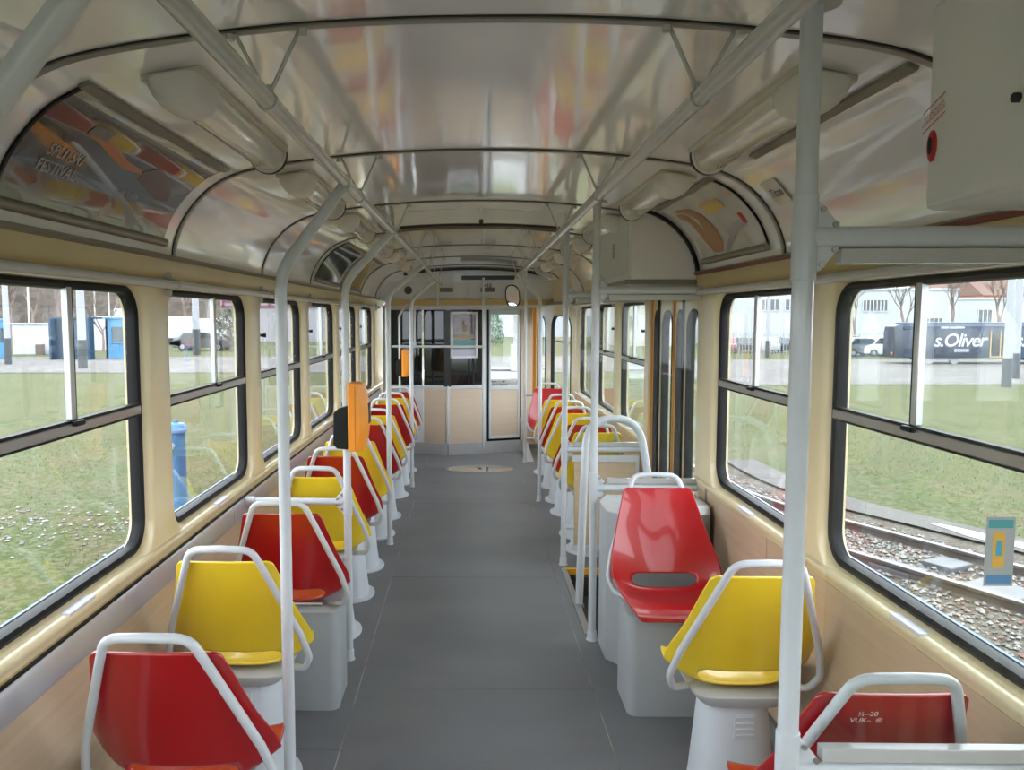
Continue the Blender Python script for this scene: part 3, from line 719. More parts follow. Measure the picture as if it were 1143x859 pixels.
# heater cabinet in front of the door
hc = thing('heater_cabinet', 'tall grey metal cabinet behind the seat that faces the camera', 'cabinet', (.84, 3.66, 0))
m_ = MB(); P = [(.60, 3.80), (.60, 3.60), (.655, 3.53), (1.05, 3.53), (1.05, 3.80)]
m_.prism(P[::-1], 'z', 0, .70); m_.build('casing', BOXG, hc, bevel=.006)
m_ = MB(); n = 5; m_.loft([[(x, y, .70) for x, y in P], [(x+(.03 if x < .7 else -.0), y+(.03 if y < 3.7 else -.02), .735) for x, y in P]]); m_.build('bevelled_top', mat('cabinet_top', (.66, .68, .70), .25, coat=.4), hc)

# ------------------------------------------------------------------ validators
def validator(x, y, z, sc, lab):
    root = thing('ticket_validator', lab, 'ticket validator', (x, y, z-.15*sc))
    m_ = MB(); h = .152*sc
    w0, w1, d = -.002*sc, .088*sc, .060*sc
    rings = []
    for k in range(11):
        t = -1+2*k/10; wz = w1*(1-.20*t*t) if True else w1
        ww = w1*(1-.28*abs(t)**2.2)
        rings.append([(x+w0+.0, y-d, z+t*h), (x+ww*.6, y-d, z+t*h), (x+ww, y-d*.55, z+t*h), (x+ww, y+d*.55, z+t*h), (x+ww*.6, y+d, z+t*h), (x+w0, y+d, z+t*h)])
    m_.loft(rings); m_.build('orange_housing', ORANGE, root, bevel=.004*sc)
    m_ = MB(); m_.prism([(x-.004*sc, z+.05*sc), (x-.045*sc, z+.04*sc), (x-.068*sc, z+.02*sc), (x-.070*sc, z-.12*sc), (x-.055*sc, z-.14*sc), (x-.004*sc, z-.145*sc)], 'y', y-.05*sc, y+.05*sc); m_.build('black_back', mat('black_plastic', (.008, .010, .010), .4, spec=.25), root, bevel=.005*sc)
    m_ = MB(); m_.box((x+.030*sc, y-.0615*sc, z-h*.95), (x+.032*sc, y-.060*sc, z+h*.95)); m_.build('housing_seam', mat('orange_dark', (.45, .14, .01), .4), root)
    m_ = MB(); m_.box((x+.080*sc, y-.03*sc, z-.03*sc), (x+.090*sc, y+.03*sc, z+.06*sc)); m_.build('ticket_slot', DARK, root, bevel=.002)
    return root
validator(-.563, 3.572, 1.137, 1.0, 'large orange and black ticket validator clamped to a left grab pole')
validator(-.765, 8.80, 1.078, .98, 'small distant orange ticket validator in front of the dark cab glass')

# ------------------------------------------------------------------ ceiling lights
def make_light():
    root = empty('ceiling_light', (0, 0, 0))
    m_ = MB(); m_.box((-.068, 0.02, -.010), (.066, .865, .006)); m_.build('base_plate', mat('lamp_base', (.62, .60, .50), .4), root, bevel=.003)
    def hr(y, w, h, zt=-.006): return [(w*math.cos(PI+PI*k/14), y, zt+h*math.sin(PI+PI*k/14)) for k in range(15)]
    m_ = MB(); m_.loft([hr(.175, .054, .056), hr(.835, .054, .056), hr(.847, .050, .052)]); m_.build('diffuser', LITE, root, smooth=50)
    m_ = MB(); m_.loft([hr(.0, .012, .014), hr(.003, .028, .032), hr(.010, .044, .048), hr(.022, .055, .060), hr(.042, .061, .067), hr(.07, .063, .070), hr(.14, .062, .068), hr(.165, .058, .062), hr(.18, .056, .058)]); m_.build('end_cap', mat('lamp_cap', (.72, .72, .69), .4), root, smooth=50)
    m_ = MB(); m_.loft([hr(.847, .061, .064), hr(.865, .061, .064)]); m_.build('end_ring', BLACK, root, smooth=50)
    m_ = MB(); m_.loft([hr(.841, .059, .062), hr(.8575, .0605, .0635)]); m_.build('end_plate', MATS['lamp_cap'], root, smooth=50)
    return root
LP_ = None; lights = []
ord_ = ['nearest', 'second', 'third', 'fourth', 'fifth', 'farthest']
for sd, xs, nm in ((-1, .668, 'left'), (1, .735, 'right')):
    for k, y in enumerate([1.74, 2.95, 4.16, 5.38, 6.59, 7.8]):
        if sd == 1 and k in (2,): yy = y
        if LP_ is None: LP_ = make_light(); o = LP_
        else: o = dup(LP_)
        s = s_of_x(xs); a = cove(sd, s, .0); b = cove(sd, s+.01, .0)
        ang = math.atan2(b[1]-a[1], b[0]-a[0]) if sd > 0 else math.atan2(a[1]-b[1], a[0]-b[0])
        o.location = (a[0], y, a[1]-.006); o.rotation_euler = (0, -ang, 0)
        tag(o, '%s %s ceiling light with a long half-round diffuser' % (ord_[k], nm), 'ceiling light', 'long ceiling lights')

# ------------------------------------------------------------------ adverts in the coving
def cove_patch(m_, side, ya, yb, s0, s1, off, thick=.002, ns=14, mi=0):
    for o_ in (off, off+thick):
        m_.grid([[(cove(side, s0+(s1-s0)*k/ns, o_)[0], y, cove(side, s0+(s1-s0)*k/ns, o_)[1]) for k in range(ns+1)] for y in (ya, yb)], mi)
    for y in (ya, yb):
        m_.grid([[(cove(side, s0+(s1-s0)*k/ns, o_)[0], y, cove(side, s0+(s1-s0)*k/ns, o_)[1]) for k in range(ns+1)] for o_ in (off, off+thick)], mi)
    return m_
def place_cove(side, yc, sc_, off, flip=1):
    """text plane -> coving: u runs along the car, v up the coving"""
    def f(u, v):
        p = cove(side, sc_-v, off); return (p[0], yc+flip*u, p[1])
    return f
S_LO = s_of_z(1.84); S_HI = s_of_x(.85)
def blob(m_, side, yc, sc_, off, poly):
    f = place_cove(side, yc, sc_, off, 1); m_.add([f(u, v) for u, v in poly], [tuple(range(len(poly)))])
def advert(side, ya, yb, lab, mprint, s0=None, s1=None):
    s0 = s0 or S_HI; s1 = s1 or S_LO
    root = thing('advert_panel', lab, 'advertising poster', (side*1.0, (ya+yb)/2, 1.84))
    m_ = MB(); cove_patch(m_, side, ya, yb, s0, s1, .003); p = m_.build('poster', mprint, root, smooth=60)
    m_ = MB()
    for ss_ in (s0-.012, ):
        a = cove(side, ss_-.012, 0); b = cove(side, ss_+.014, 0); a2 = cove(side, ss_-.012, .010); b2 = cove(side, ss_+.014, .010)
        m_.loft([[(q[0], y, q[1]) for q in (a, b, b2, a2)] for y in (ya-.02, yb+.02)])
    m_.build('upper_strip', BRNP, root, bevel=.002)
    m_ = MB(); c = cove(side, s1+.006, .008); m_.tube([(c[0], ya-.01, c[1]), (c[0], yb+.01, c[1])], .0145, 10, flat=1); m_.build('lower_strip', mat('brown_alu', (.26, .24, .20), .35, metal=.4), root, smooth=60)
    m_ = MB(); cove_patch(m_, side, ya-.010, ya, s0, s1, .001, .006); m_.build('edge_bead', BLACK, root); m_ = MB(); cove_patch(m_, side, yb, yb+.004, s0, s1, .001, .004); m_.build('edge_bead', BRNP, root)
    return root, p
dkprint = mat('festival_print', (.022, .035, .055), .2, col2=(.13, .13, .10), nscale=5, detail=5, coat=1)
dkprint.node_tree.nodes['Principled BSDF'].inputs['Coat Roughness'].default_value = .03
r1, p1 = advert(-1, 1.74, 2.70, 'large dark festival poster behind glossy foil in the near left coving', dkprint)
sc0 = (S_LO+S_HI)/2
g1 = MB(); blob(g1, -1, 2.10, sc0-.03, .0062, [(-.16, .045), (-.10, .05), (.0, .028), (.10, .008), (.20, .0), (.22, -.012), (.10, -.018), (.0, .0), (-.10, .022), (-.15, .026)]); g1.build('guitar_print', mat('guitar_orange', (.55, .18, .05), .35, coat=.6), p1)
g1 = MB(); blob(g1, -1, 2.42, sc0-.01, .0060, [(-.10, .02), (-.03, .05), (.08, .03), (.16, -.01), (.17, -.045), (.08, -.05), (.0, -.03), (-.1, -.012)]); g1.build('strings_print', mat('brown_print', (.12, .06, .03), .35, coat=.6), p1)
g1 = MB(); text_mb(g1, 'SPLITSKI\nFESTIVAL', .044, place_cove(-1, 1.93, sc0+.035, .0066), bold=.0006); g1.build('title_lettering', mat('lettering_grey', (.42, .38, .38), .4), p1)
g1 = MB(); blob(g1, -1, 1.98, sc0-.075, .0060, [(-.05, .02), (.05, .02), (.05, -.02), (-.05, -.02)]); g1.build('photo_print', mat('grey_print', (.25, .24, .23), .4, noise=.3, nscale=40), p1)
g1 = MB(); text_mb(g1, '2.–7. SRPNJA', .026, place_cove(-1, 2.32, sc0+.055, .0066)); g1.build('date_lettering', MATS['lettering_grey'], p1)
lprint = mat('pale_print', (.66, .63, .60), .25, col2=(.50, .48, .47), nscale=6, coat=.9)
r2, p2 = advert(1, 2.95, 3.74, 'pale poster with a brown map shape in the right coving before the door drive box', lprint)
g1 = MB(); blob(g1, 1, 3.50, sc0+.02, .0062, [(-.06, -.125), (.06, -.115), (.11, -.03), (.13, .05), (.20, .09), (.18, .115), (.10, .10), (.06, .04), (.04, -.02), (.01, .05), (.06, .10), (.17, .13), (.10, .135), (-.02, .115), (-.08, .06), (-.11, -.03), (-.10, -.09)]); g1.build('map_print', mat('map_brown', (.50, .27, .12), .4, noise=.2), p2)
g1 = MB()
for u, v in ((-.02, .03), (.02, -.02), (-.01, -.06)): blob(g1, 1, 3.50, sc0+.02, .0068, [(u+.012*math.cos(a), v+.014*math.sin(a)) for a in [2*PI*k/8 for k in range(8)]])
g1.build('map_mark', GREY, p2)
g1 = MB(); blob(g1, 1, 3.27, sc0-.055, .0062, [(-.14, .03), (.08, .03), (.08, -.025), (-.14, -.025)]); g1.build('yellow_print', mat('print_yellow', (.70, .50, .12), .4), p2)
g1 = MB(); blob(g1, 1, 3.22, sc0+.0, .0060, [(-.16, -.03), (-.02, -.04), (.10, -.10), (.17, -.13), (.17, -.16), (.08, -.13), (-.05, -.075), (-.16, -.07)]); g1.build('violet_band_print', mat('violet_print', (.36, .33, .38), .3, coat=.6), p2)
g1 = MB(); blob(g1, 1, 3.06, sc0+.03, .0062, [(-.018+.0, .02), (.02, .02), (.02, -.03), (-.018, -.03)]); g1.build('red_print', MATS['print_red'], p2)
g1 = MB(); text_mb(g1, 'ŽIVJETI\nBOLJE', .034, place_cove(1, 3.12, sc0-.085, .0072, -1)); g1.build('title_lettering', GREY, p2)
g1 = MB(); blob(g1, 1, 3.28, sc0+.06, .0062, [(.03*math.cos(a), .02*math.sin(a)) for a in [2*PI*k/14 for k in range(14)]]); g1.build('badge_print', GREY, p2)
mprint = mat('dim_mirror_print', (.035, .035, .03), .08, col2=(.18, .17, .15), nscale=4, coat=1)
advert(-1, 5.38, 6.32, 'dark mirror-like poster in the left coving above the middle windows', mprint)
advert(-1, 6.60, 7.50, 'greenish glossy poster in the far left coving', mat('green_print', (.10, .22, .12), .1, col2=(.05, .06, .05), nscale=3, coat=1))
# empty holder strips on the right near bay and the other bays
def strip_thing(side, ya, yb, lab):
    m_ = MB(); ss_ = s_of_x(.845); a = cove(side, ss_-.012, 0); b = cove(side, ss_+.014, 0); a2 = cove(side, ss_-.012, .010); b2 = cove(side, ss_+.014, .010)
    m_.loft([[(q[0], y, q[1]) for q in (a, b, b2, a2)] for y in (ya, yb)]); o_ = m_.build('poster_holder_strip', BRNP, None, bevel=.002); tag(o_, lab, 'poster holder')
strip_thing(1, 1.63, 2.52, 'empty brown grey poster strip on the near right coving')
strip_thing(1, 5.35, 6.3, 'empty brown grey poster strip on the far right coving')
st_ = MB(); f = place_cove(1, 2.66, s_of_z(1.985), .004, -1); st_.add([f(-.06, .05), f(.06, .05), f(.06, -.05), f(-.06, -.05)], [(0, 1, 2, 3)])
bs = st_.build('coving_sticker', mat('clear_label', (.70, .69, .66), .4), None); tag(bs, 'pale square label with ornate lettering on the right coving beside the rib', 'sticker')
st_ = MB(); text_mb(st_, 'Titan', .045, place_cove(1, 2.66, s_of_z(1.985), .0085, -1), shear=.3); st_.build('label_lettering', DARK, bs)
st_ = MB(); text_mb(st_, 'No. 4412 / 89', .028, place_cove(-1, 3.97, s_of_z(1.96), .004)); tag(st_.build('number_lettering', GREY), 'small grey lettering on the left coving beside the bent pole', 'lettering')

# wide beam across the ceiling
bm_ = thing('ceiling_crossbeam', 'broad white arched beam across the ceiling with a small dark knob', 'ceiling beam', (.03, 4.43, 2.1))
m_ = MB(); rows = []
for k in range(25):
    x = -.43+.92*k/24; z = cove(1 if x > 0 else -1, s_of_x(abs(x)), .0)[1]; rows.append([(x, 4.36, z), (x, 4.36, z-.072), (x, 4.375, z-.078), (x, 4.55, z-.060), (x, 4.60, z)])
m_.loft(rows); m_.build('beam_casing', CEILW, bm_, smooth=40)
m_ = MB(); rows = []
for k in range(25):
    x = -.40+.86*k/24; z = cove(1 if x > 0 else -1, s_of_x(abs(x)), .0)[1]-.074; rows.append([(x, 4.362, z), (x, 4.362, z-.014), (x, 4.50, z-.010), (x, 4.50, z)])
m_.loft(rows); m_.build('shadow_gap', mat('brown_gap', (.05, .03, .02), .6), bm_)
m_ = MB(); m_.box((.03, 4.30, 2.10), (.045, 4.36, 2.155)); m_.build('knob_bracket', CEILW, bm_)
m_ = MB(); m_.tube([(.0375, 4.33, 2.105), (.0375, 4.33, 2.085), (.0375, 4.33, 2.075)], [.008, .012, .007], 10); m_.build('knob', DARK, bm_)

# ------------------------------------------------------------------ cab partition
cab = thing('cab_partition', 'folded driver cab partition of beige panels and black glass across the far end', 'partition', (-.2, 9.2, 0))
Q = [Vector((-1.02, 9.30)), Vector((-.56, 9.22)), Vector((-.27, 9.10)), Vector((.16, 9.27)), Vector((.155, 9.27)), Vector((.60, 9.42))]
def wallseg(m_, a, b, z0, z1, d0=-.0, d1=.03, u0=0., u1=1.):
    a, b = Vector(a), Vector(b); d = (b-a); n = Vector((-d.y, d.x)).normalized()
    if n.y < 0: n = -n
    p, q = a+d*u0, a+d*u1
    c = [(*(w+n*dd), z) for z in (z0, z1) for w, dd in ((p, d0), (q, d0), (q, d1), (p, d1))]
    m_.add(c, [(0,3,2,1),(4,5,6,7),(0,1,5,4),(1,2,6,5),(2,3,7,6),(3,0,4,7)])
ZG0, ZG1 = .80, 1.665
m_ = MB(); wallseg(m_, Q[0], Q[1], .135, .76); m_.build('grey_panel', LGREY, cab)
for i in (1, 2):
    m_ = MB(); wallseg(m_, Q[i], Q[i+1], .135, .76, u0=.03, u1=(.90 if i == 1 else .955)); m_.build('laminate_panel', mat('cab_laminate', (.64, .52, .41), .45, col2=(.60, .485, .375), nscale=3, stretch=(1, 1, 14), detail=6), cab)
m_ = MB()
for i in (0, 1, 2): wallseg(m_, Q[i], Q[i+1], .76, .80, -.012, .04)
m_.tube([(*Q[2], .13), (*Q[2], .80)], .017, 10)
wallseg(m_, Q[2], Q[3], .135, 1.70, -.01, .04, u0=.96, u1=1.03)
wallseg(m_, Q[0], Q[1], .10, 1.70, -.02, .04, u0=-.02, u1=.06)
m_.build('grey_frame', POLE, cab, bevel=.003)
for i in (0, 1, 2):
    m_ = MB(); wallseg(m_, Q[i], Q[i+1], ZG0, ZG1, .0, .012, u0=.03 if i else .06, u1=.97 if i < 2 else .93); m_.build('black_pane', BLKGL, cab, smooth=0)
m_ = MB(); m_.box((Q[2].x-.045, 9.085, .79), (Q[2].x+.035, 9.12, 1.66)); m_.build('black_post', mat('soft_black', (.01, .011, .013), .25), cab, bevel=.004)
m_ = MB()
for i in (0, 1, 2): wallseg(m_, Q[i], Q[i+1], 1.665, 1.705, -.015, .04)
wallseg(m_, Q[4], Q[5], 1.665, 1.705, -.015, .04); m_.build('top_rail', POLE, cab, bevel=.003)
m_ = MB(); m_.box((-.92, 9.08, 1.715), (1.0, 9.12, 1.775)); m_.build('ochre_band', mat('ochre_paint', (.55, .38, .13), .4), cab)
# base step
m_ = MB(); 
for i in (0, 1): wallseg(m_, Q[i], Q[i+1], 0, .135, -.02, .05)
wallseg(m_, Q[2], Q[5]+Vector((.0, .02)), 0, .135, -.02, .05)
m_.add([(.60, 9.40, .0), (.64, 9.40, 0), (.68, 8.70, 0), (.60, 8.70, 0), (.60, 9.42, .14), (.64, 9.42, .14), (.66, 9.30, .10), (.61, 9.30, .10)], [(0,3,2,1),(4,5,6,7),(0,1,5,4),(1,2,6,5),(2,3,7,6),(3,0,4,7)])
m_.build('kick_step', mat('kick_alu', (.52, .53, .56), .35, metal=.3, noise=.1), cab)
# cab door
cd = empty('cab_door'); cd.parent = cab; cd.location = (.37, .15, .14)
def cdbox(m_, u0, u1, z0, z1, d0=-.02, d1=.015): wallseg(m_, (.165, 9.27), (.60, 9.42), z0, z1, d0, d1, u0, u1)
m_ = MB(); cdbox(m_, 0.0, .98, .145, 1.665, -.004, .02); 
# opening frame
m_ = MB(); cdbox(m_, .0, .075, .14, 1.665, -.002, .02); cdbox(m_, .93, .96, .14, 1.665, -.002, .02); cdbox(m_, .0, .96, .135, .16, -.002, .02); m_.build('door_rebate', BLACK, cab)
m_ = MB(); cdbox(m_, .075, .125, .165, 1.665); cdbox(m_, .86, .905, .165, 1.665); cdbox(m_, .075, .905, .165, .195); cdbox(m_, .075, .905, .735, .78); cdbox(m_, .125, .86, .84, .865); cdbox(m_, .075, .905, 1.61, 1.665); m_.build('door_frame', POLE, cab, bevel=.003)
m_ = MB(); cdbox(m_, .125, .86, .195, .735, -.01, .01); m_.build('door_laminate', MATS['cab_laminate'], cab)
m_ = MB(); cdbox(m_, .125, .86, .78, 1.61, -.002, .002); m_.build('door_pane', GLASS2, cab, smooth=0)
m_ = MB(); cdbox(m_, .90, .94, .28, .40, -.025, .0); m_.build('door_lock', STEEL, cab, bevel=.003)
bpy.data.objects.remove(cd)
m_ = MB(); wallseg(m_, (.575, 9.40), (.72, 9.46), 0, 1.70, -.01, .04, 0, .3); wallseg(m_, (.60, 9.42), (.72, 9.48), .1, 1.70, 0, .03); m_.build('end_panel', MATS['cab_laminate'], cab)
# header with grilles
hw = MB(); rows = []
hw.box((-1.06, 9.13, 1.775), (1.06, 9.17, 1.98))
pts = [(-1.06, 1.775), (1.06, 1.775)]+[(x*.995, z+.0) for x, z in reversed(prof) if z > 1.80]
hw2 = MB(); hw2.prism(pts, 'y', 9.56, 9.60); struct(hw2.build('wall_front', CEILW), 'white bulkhead closing the saloon above the cab')
hw.build('header_casing', LGREY, cab)
for x0, x1 in ((-.53, -.02), (.0, .40)):
    m_ = MB(); m_.box((x0, 9.12, 1.785), (x1, 9.13, 1.965)); m_.build('header_flap', mat('flap_grey', (.60, .62, .65), .4), cab, bevel=.002)
for x0, x1 in ((-.36, -.21), (.10, .26)):
    m_ = MB()
    for k in range(5): m_.box((x0, 9.112, 1.865+k*.010), (x1, 9.12, 1.872+k*.010))
    m_.build('header_grille', mat('grille_dark', (.10, .10, .10), .5), cab)
m_ = MB(); text_mb(m_, '412', .055, lambda u, v: (.185+u, 9.118, 1.935+v), bold=.001); m_.build('car_number', DARK, cab)
m_ = MB(); m_.tube([(-.72, 9.128, 1.885), (-.72, 9.12, 1.885)], .045, 20); m_.build('speaker_grille', mat('speaker_dark', (.08, .08, .08), .6), cab)
m_ = MB(); m_.box((-.12, 9.545, 2.02), (.52, 9.558, 2.07)); m_.build('display_slot', mat('dark_green', (.015, .035, .02), .3), cab)
for x in (-.10, .24):
    m_ = MB(); m_.box((x, 9.53, 2.07), (x+.08, 9.56, 2.09)); m_.build('slot_clip', WHITE, cab)
m_ = MB(); rows = []
for k in range(25):
    x = -.8+1.6*k/24; z = cove(1 if x > 0 else -1, s_of_x(abs(x)), .0)[1]; rows.append([(x, 9.50, z), (x, 9.50, z-.020), (x, 9.54, z-.020), (x, 9.54, z)])
m_.loft(rows); m_.build('ceiling_gap', DARK, cab)
# grab bars before the cab
gb_ = thing('cab_grab_bars', 'grey crossbar with uprights fixed in front of the black cab glass', 'handrail', (-.35, 9.0, 1.255))
m_ = MB(); m_.tube([(-.90, 8.98, 1.255), (.14, 9.0, 1.25)], .015, 12); m_.build('crossbar', POLE, gb_, smooth=60)
m_ = MB(); m_.tube([(-.64, 8.99, 1.255), (-.64, 8.99, 1.70)], .013, 10); m_.tube([(-.64, 8.99, 1.25), (-.64, 8.99, 1.30)], .018, 10); m_.build('upright', POLE, gb_, smooth=60)
for x in (-.38, .13):
    m_ = MB(); m_.tube([(x, 9.02, 1.70 if x < 0 else .10), (x, 9.02, 2.02)], .013, 10); m_.build('upright', POLE, gb_, smooth=60)
m_ = MB(); m_.tube(fillet([(-.93, 9.0, .80), (-.93, 9.0, 1.70)], .05), .012, 10); m_.build('upright', POLE, gb_, smooth=60)
m_ = MB(); m_.tube([(-1.0, 9.0, 1.70), (.84, 9.0, 1.70)], .013, 10); m_.build('upper_crossbar', POLE, gb_, smooth=60)
# poster on the glass
pf = thing('framed_notice', 'framed notice with a dark photograph above a green band, hung on the cab glass', 'poster frame', (-.09, 9.06, 1.12))
pa = Vector((-.245, 9.085)); pb = Vector((.055, 9.205)); px = (pb-pa).normalized()
def pfb(u0, u1, z0, z1, d0, d1, nm, m, bev=0):
    q = MB(); wallseg(q, pa, pb, z0, z1, d0, d1, u0, u1); return q.build(nm, m, pf, bevel=bev)
pfb(0, 1, 1.115, 1.64, -.02, .0, 'backing', mat('notice_lilac', (.50, .47, .62), .3))
for (u0, u1, z0, z1) in ((0, .06, 1.115, 1.64), (.94, 1, 1.115, 1.64), (0, 1, 1.115, 1.14), (0, 1, 1.615, 1.64)): pfb(u0, u1, z0, z1, -.035, -.02, 'frame_bar', WHITE, .002)
pfb(.10, .90, 1.32, 1.61, -.024, -.021, 'photo_print', mat('photo_brown', (.16, .11, .10), .3, col2=(.05, .04, .05), nscale=12, coat=.4))
pfb(.10, .90, 1.22, 1.32, -.024, -.021, 'green_band', mat('notice_green', (.13, .32, .30), .4))
pfb(.12, .88, 1.335, 1.385, -.027, -.0242, 'caption_band', mat('caption_tan', (.40, .30, .20), .4, noise=.3, nscale=60))
q = MB(); q.sphere((pa.x+.155, pa.y+.030, 1.52), .022, 8, (1, .2, 1.2)); q.sphere((pa.x+.160, pa.y+.032, 1.455), .04, 8, (1, .15, 1)); q.build('portrait_print', mat('portrait', (.42, .30, .26), .5, noise=.3, nscale=30), pf)
# driving mirror
mr = thing('driver_mirror', 'rounded driver mirror in a black rim hanging at the end of the right ceiling rail', 'mirror', (.40, 7.86, 1.78))
def mloop(a, b, y, tilt=.10):
    return [(.395+a*math.copysign(abs(math.cos(t))**.75, math.cos(t))+tilt*(-b*math.sin(t))*.9, y+a*math.cos(t)*.25, 1.785+b*math.copysign(abs(math.sin(t))**.75, math.sin(t))) for t in [2*PI*k/28 for k in range(28)]]
m_ = MB(); m_.loft([mloop(.072, .108, 7.86), mloop(.074, .110, 7.85), mloop(.066, .102, 7.842), mloop(.06, .095, 7.846)], True, False); m_.build('rim', BLACK, mr, smooth=50)
m_ = MB(); m_.loft([mloop(.064, .100, 7.848), mloop(.064, .100, 7.844)]); m_.build('mirror_face', MIRR, mr, smooth=0)
m_ = MB(); m_.tube([(.43, 7.83, 1.965), (.37, 7.87, 1.87)], .006, 8); m_.build('arm', POLE, mr)

# cab interior and nose
nose = MB()
def nwall(a, b, z0, z1, holes=None): wallseg(nose, a, b, z0, z1, 0, .05)
nwall((-1.08, 9.6), (-.85, 11.0), -.3, .85); nwall((-.85, 11.0), (.85, 11.0), -.3, .80); nwall((.85, 11.0), (.76, 9.97), -.3, .85)
nwall((-1.08, 9.6), (-.85, 11.0), 1.75, 2.2); nwall((-.85, 11.0), (.85, 11.0), 1.80, 2.2); nwall((.85, 11.0), (.76, 9.97), 1.75, 2.2)
for x, y in ((-.85, 11.0), (.85, 11.0)): nose.box((x-.04, y-.03, .7), (x+.04, y+.05, 1.9))
struct(nose.build('wall_front_1', CREAM, smooth=0), 'tram nose around the windscreen')
o = MB(); o.box((-.81, 11.0, .80), (.81, 11.005, 1.80)); struct(o.build('window_21', GLASS, smooth=0), 'windscreen ahead of the driver desk')
o = MB(); o.box((-1.1, 9.62, -.04), (1.0, 11.0, .05)); struct(o.build('floor_4', GREY), 'cab floor')
o = MB(); o.box((-1.1, 9.6, 2.15), (1.1, 11.2, 2.2)); struct(o.build('ceiling_2', CEILW), 'cab ceiling')
dk = thing('control_desk', 'white driver control desk with dark knobs behind the cab door glass', 'control desk', (.3, 10.4, .05))
m_ = MB(); m_.prism([(10.15, .05), (10.15, .70), (10.18, .80), (10.55, .87), (10.9, .87), (10.9, .05)], 'x', -.66, .66); m_.build('desk_body', WHITE, dk, bevel=.01)
m_ = MB(); m_.box((-.62, 10.56, .872), (.64, 10.85, .90)); m_.build('desk_top', mat('desk_grey', (.35, .36, .40), .4), dk, bevel=.004)
for x in (.24, .30, .41):
    m_ = MB(); m_.tube([(x, 10.19, .775), (x, 10.145, .775)], .016, 10); m_.build('knob', mat('navy_plastic', (.03, .04, .15), .4), dk)
m_ = MB(); m_.box((.12, 10.13, .715), (.46, 10.15, .73)); m_.build('desk_edge', MATS['navy_plastic'], dk)
pt = thing('leaning_post', 'pale narrow monitor post behind the cab door glass', 'cab equipment', (.60, 10.6, .87))
m_ = MB(); m_.box((.56, 10.58, .90), (.63, 10.64, 1.6)); m_.build('post', WHITE, pt, bevel=.005)
m_ = MB(); m_.box((.515, 10.52, .875), (.62, 10.575, 1.22)); m_.build('ticket_box', mat('box_white', (.75, .75, .78), .4), pt, bevel=.006)

# ------------------------------------------------------------------ outside
WHITEO = mat('outdoor_white', (0.433, 0.448, 0.490), .7, noise=.05)
GL, GR = -.88, -1.85
def gz(x, y):
    t = max(0, min(1, (x-6.5)/8)); t = t*t*(3-2*t)
    return GL+(GR-GL)*t
def ground_mat(name, cs, scales, rough=.95, bump=.6, bs=30):
    m = bpy.data.materials.new(name); m.use_nodes = True; nt = m.node_tree; b = nt.nodes['Principled BSDF']; b.inputs['Roughness'].default_value = rough
    b.inputs['Specular IOR Level'].default_value = .15
    tc = nt.nodes.new('ShaderNodeTexCoord'); last = None
    for i, (c0, c1, sc) in enumerate(zip(cs[::2], cs[1::2], scales)):
        n = nt.nodes.new('ShaderNodeTexNoise'); n.inputs['Scale'].default_value = sc; n.inputs['Detail'].default_value = 9; n.inputs['Roughness'].default_value = .65
        nt.links.new(tc.outputs['Object'], n.inputs['Vector'])
        r = nt.nodes.new('ShaderNodeValToRGB'); r.color_ramp.elements[0].position = .45; r.color_ramp.elements[1].position = .55
        r.color_ramp.elements[0].color = (*c0, 1); r.color_ramp.elements[1].color = (*c1, 1); nt.links.new(n.outputs['Fac'], r.inputs[0])
        if last is None: last = r.outputs[0]
        else:
            mx = nt.nodes.new('ShaderNodeMixRGB'); mx.inputs[0].default_value = .45; nt.links.new(last, mx.inputs[1]); nt.links.new(r.outputs[0], mx.inputs[2]); last = mx.outputs[0]
    nt.links.new(last, b.inputs['Base Color'])
    n = nt.nodes.new('ShaderNodeTexNoise'); n.inputs['Scale'].default_value = bs; n.inputs['Detail'].default_value = 8; nt.links.new(tc.outputs['Object'], n.inputs['Vector'])
    bp = nt.nodes.new('ShaderNodeBump'); bp.inputs['Strength'].default_value = bump; bp.inputs['Distance'].default_value = .05; nt.links.new(n.outputs['Fac'], bp.inputs['Height']); nt.links.new(bp.outputs[0], b.inputs['Normal'])
    MATS[name] = m; return m
GRASS = ground_mat('lawn', [(0.086, 0.088, 0.040), (0.056, 0.072, 0.021), (0.113, 0.091, 0.053), (0.053, 0.081, 0.018), (0.134, 0.129, 0.086), (0.038, 0.053, 0.014)], [.35, 1.7, 14])
DIRT = ground_mat('dirt_gravel', [(0.157, 0.133, 0.109), (0.094, 0.072, 0.057), (0.238, 0.218, 0.194), (0.066, 0.057, 0.047)], [2.5, 22], bump=1, bs=45)
ROADM = ground_mat('pale_road', [(0.153, 0.143, 0.139), (0.111, 0.105, 0.102), (0.185, 0.177, 0.172), (0.102, 0.097, 0.093)], [.3, 3], bump=.2)
CONC = ground_mat('path_concrete', [(0.129, 0.121, 0.112), (0.102, 0.093, 0.090), (0.149, 0.140, 0.132), (0.086, 0.083, 0.078)], [1.2, 30], bump=.3)
def lin(a, b, n): return [a+(b-a)*i/n for i in range(n+1)]
m_ = MB(); xs = lin(-120, -12, 12)+lin(-9, 5.5, 6)+lin(6.5, 14.5, 12)+lin(18, 120, 12)
m_.grid([[(x, y, gz(x, y)) for x in xs] for y in lin(-30, 20, 10)+lin(30, 160, 12)]); struct(m_.build('ground', GRASS), 'patchy lawn around the depot')
m_ = MB(); m_.grid([[(x, (35.5 if x < 6 else 35.5+5*min(1, (x-6)/9)) if k == 0 else (50 if x < 6 else 50+14*min(1, (x-6)/9)), gz(x, 0)+.02) for x in xs if abs(x) < 90] for k in range(2)]); struct(m_.build('ground_1', ROADM), 'pale gravel road crossing beyond the lawn')
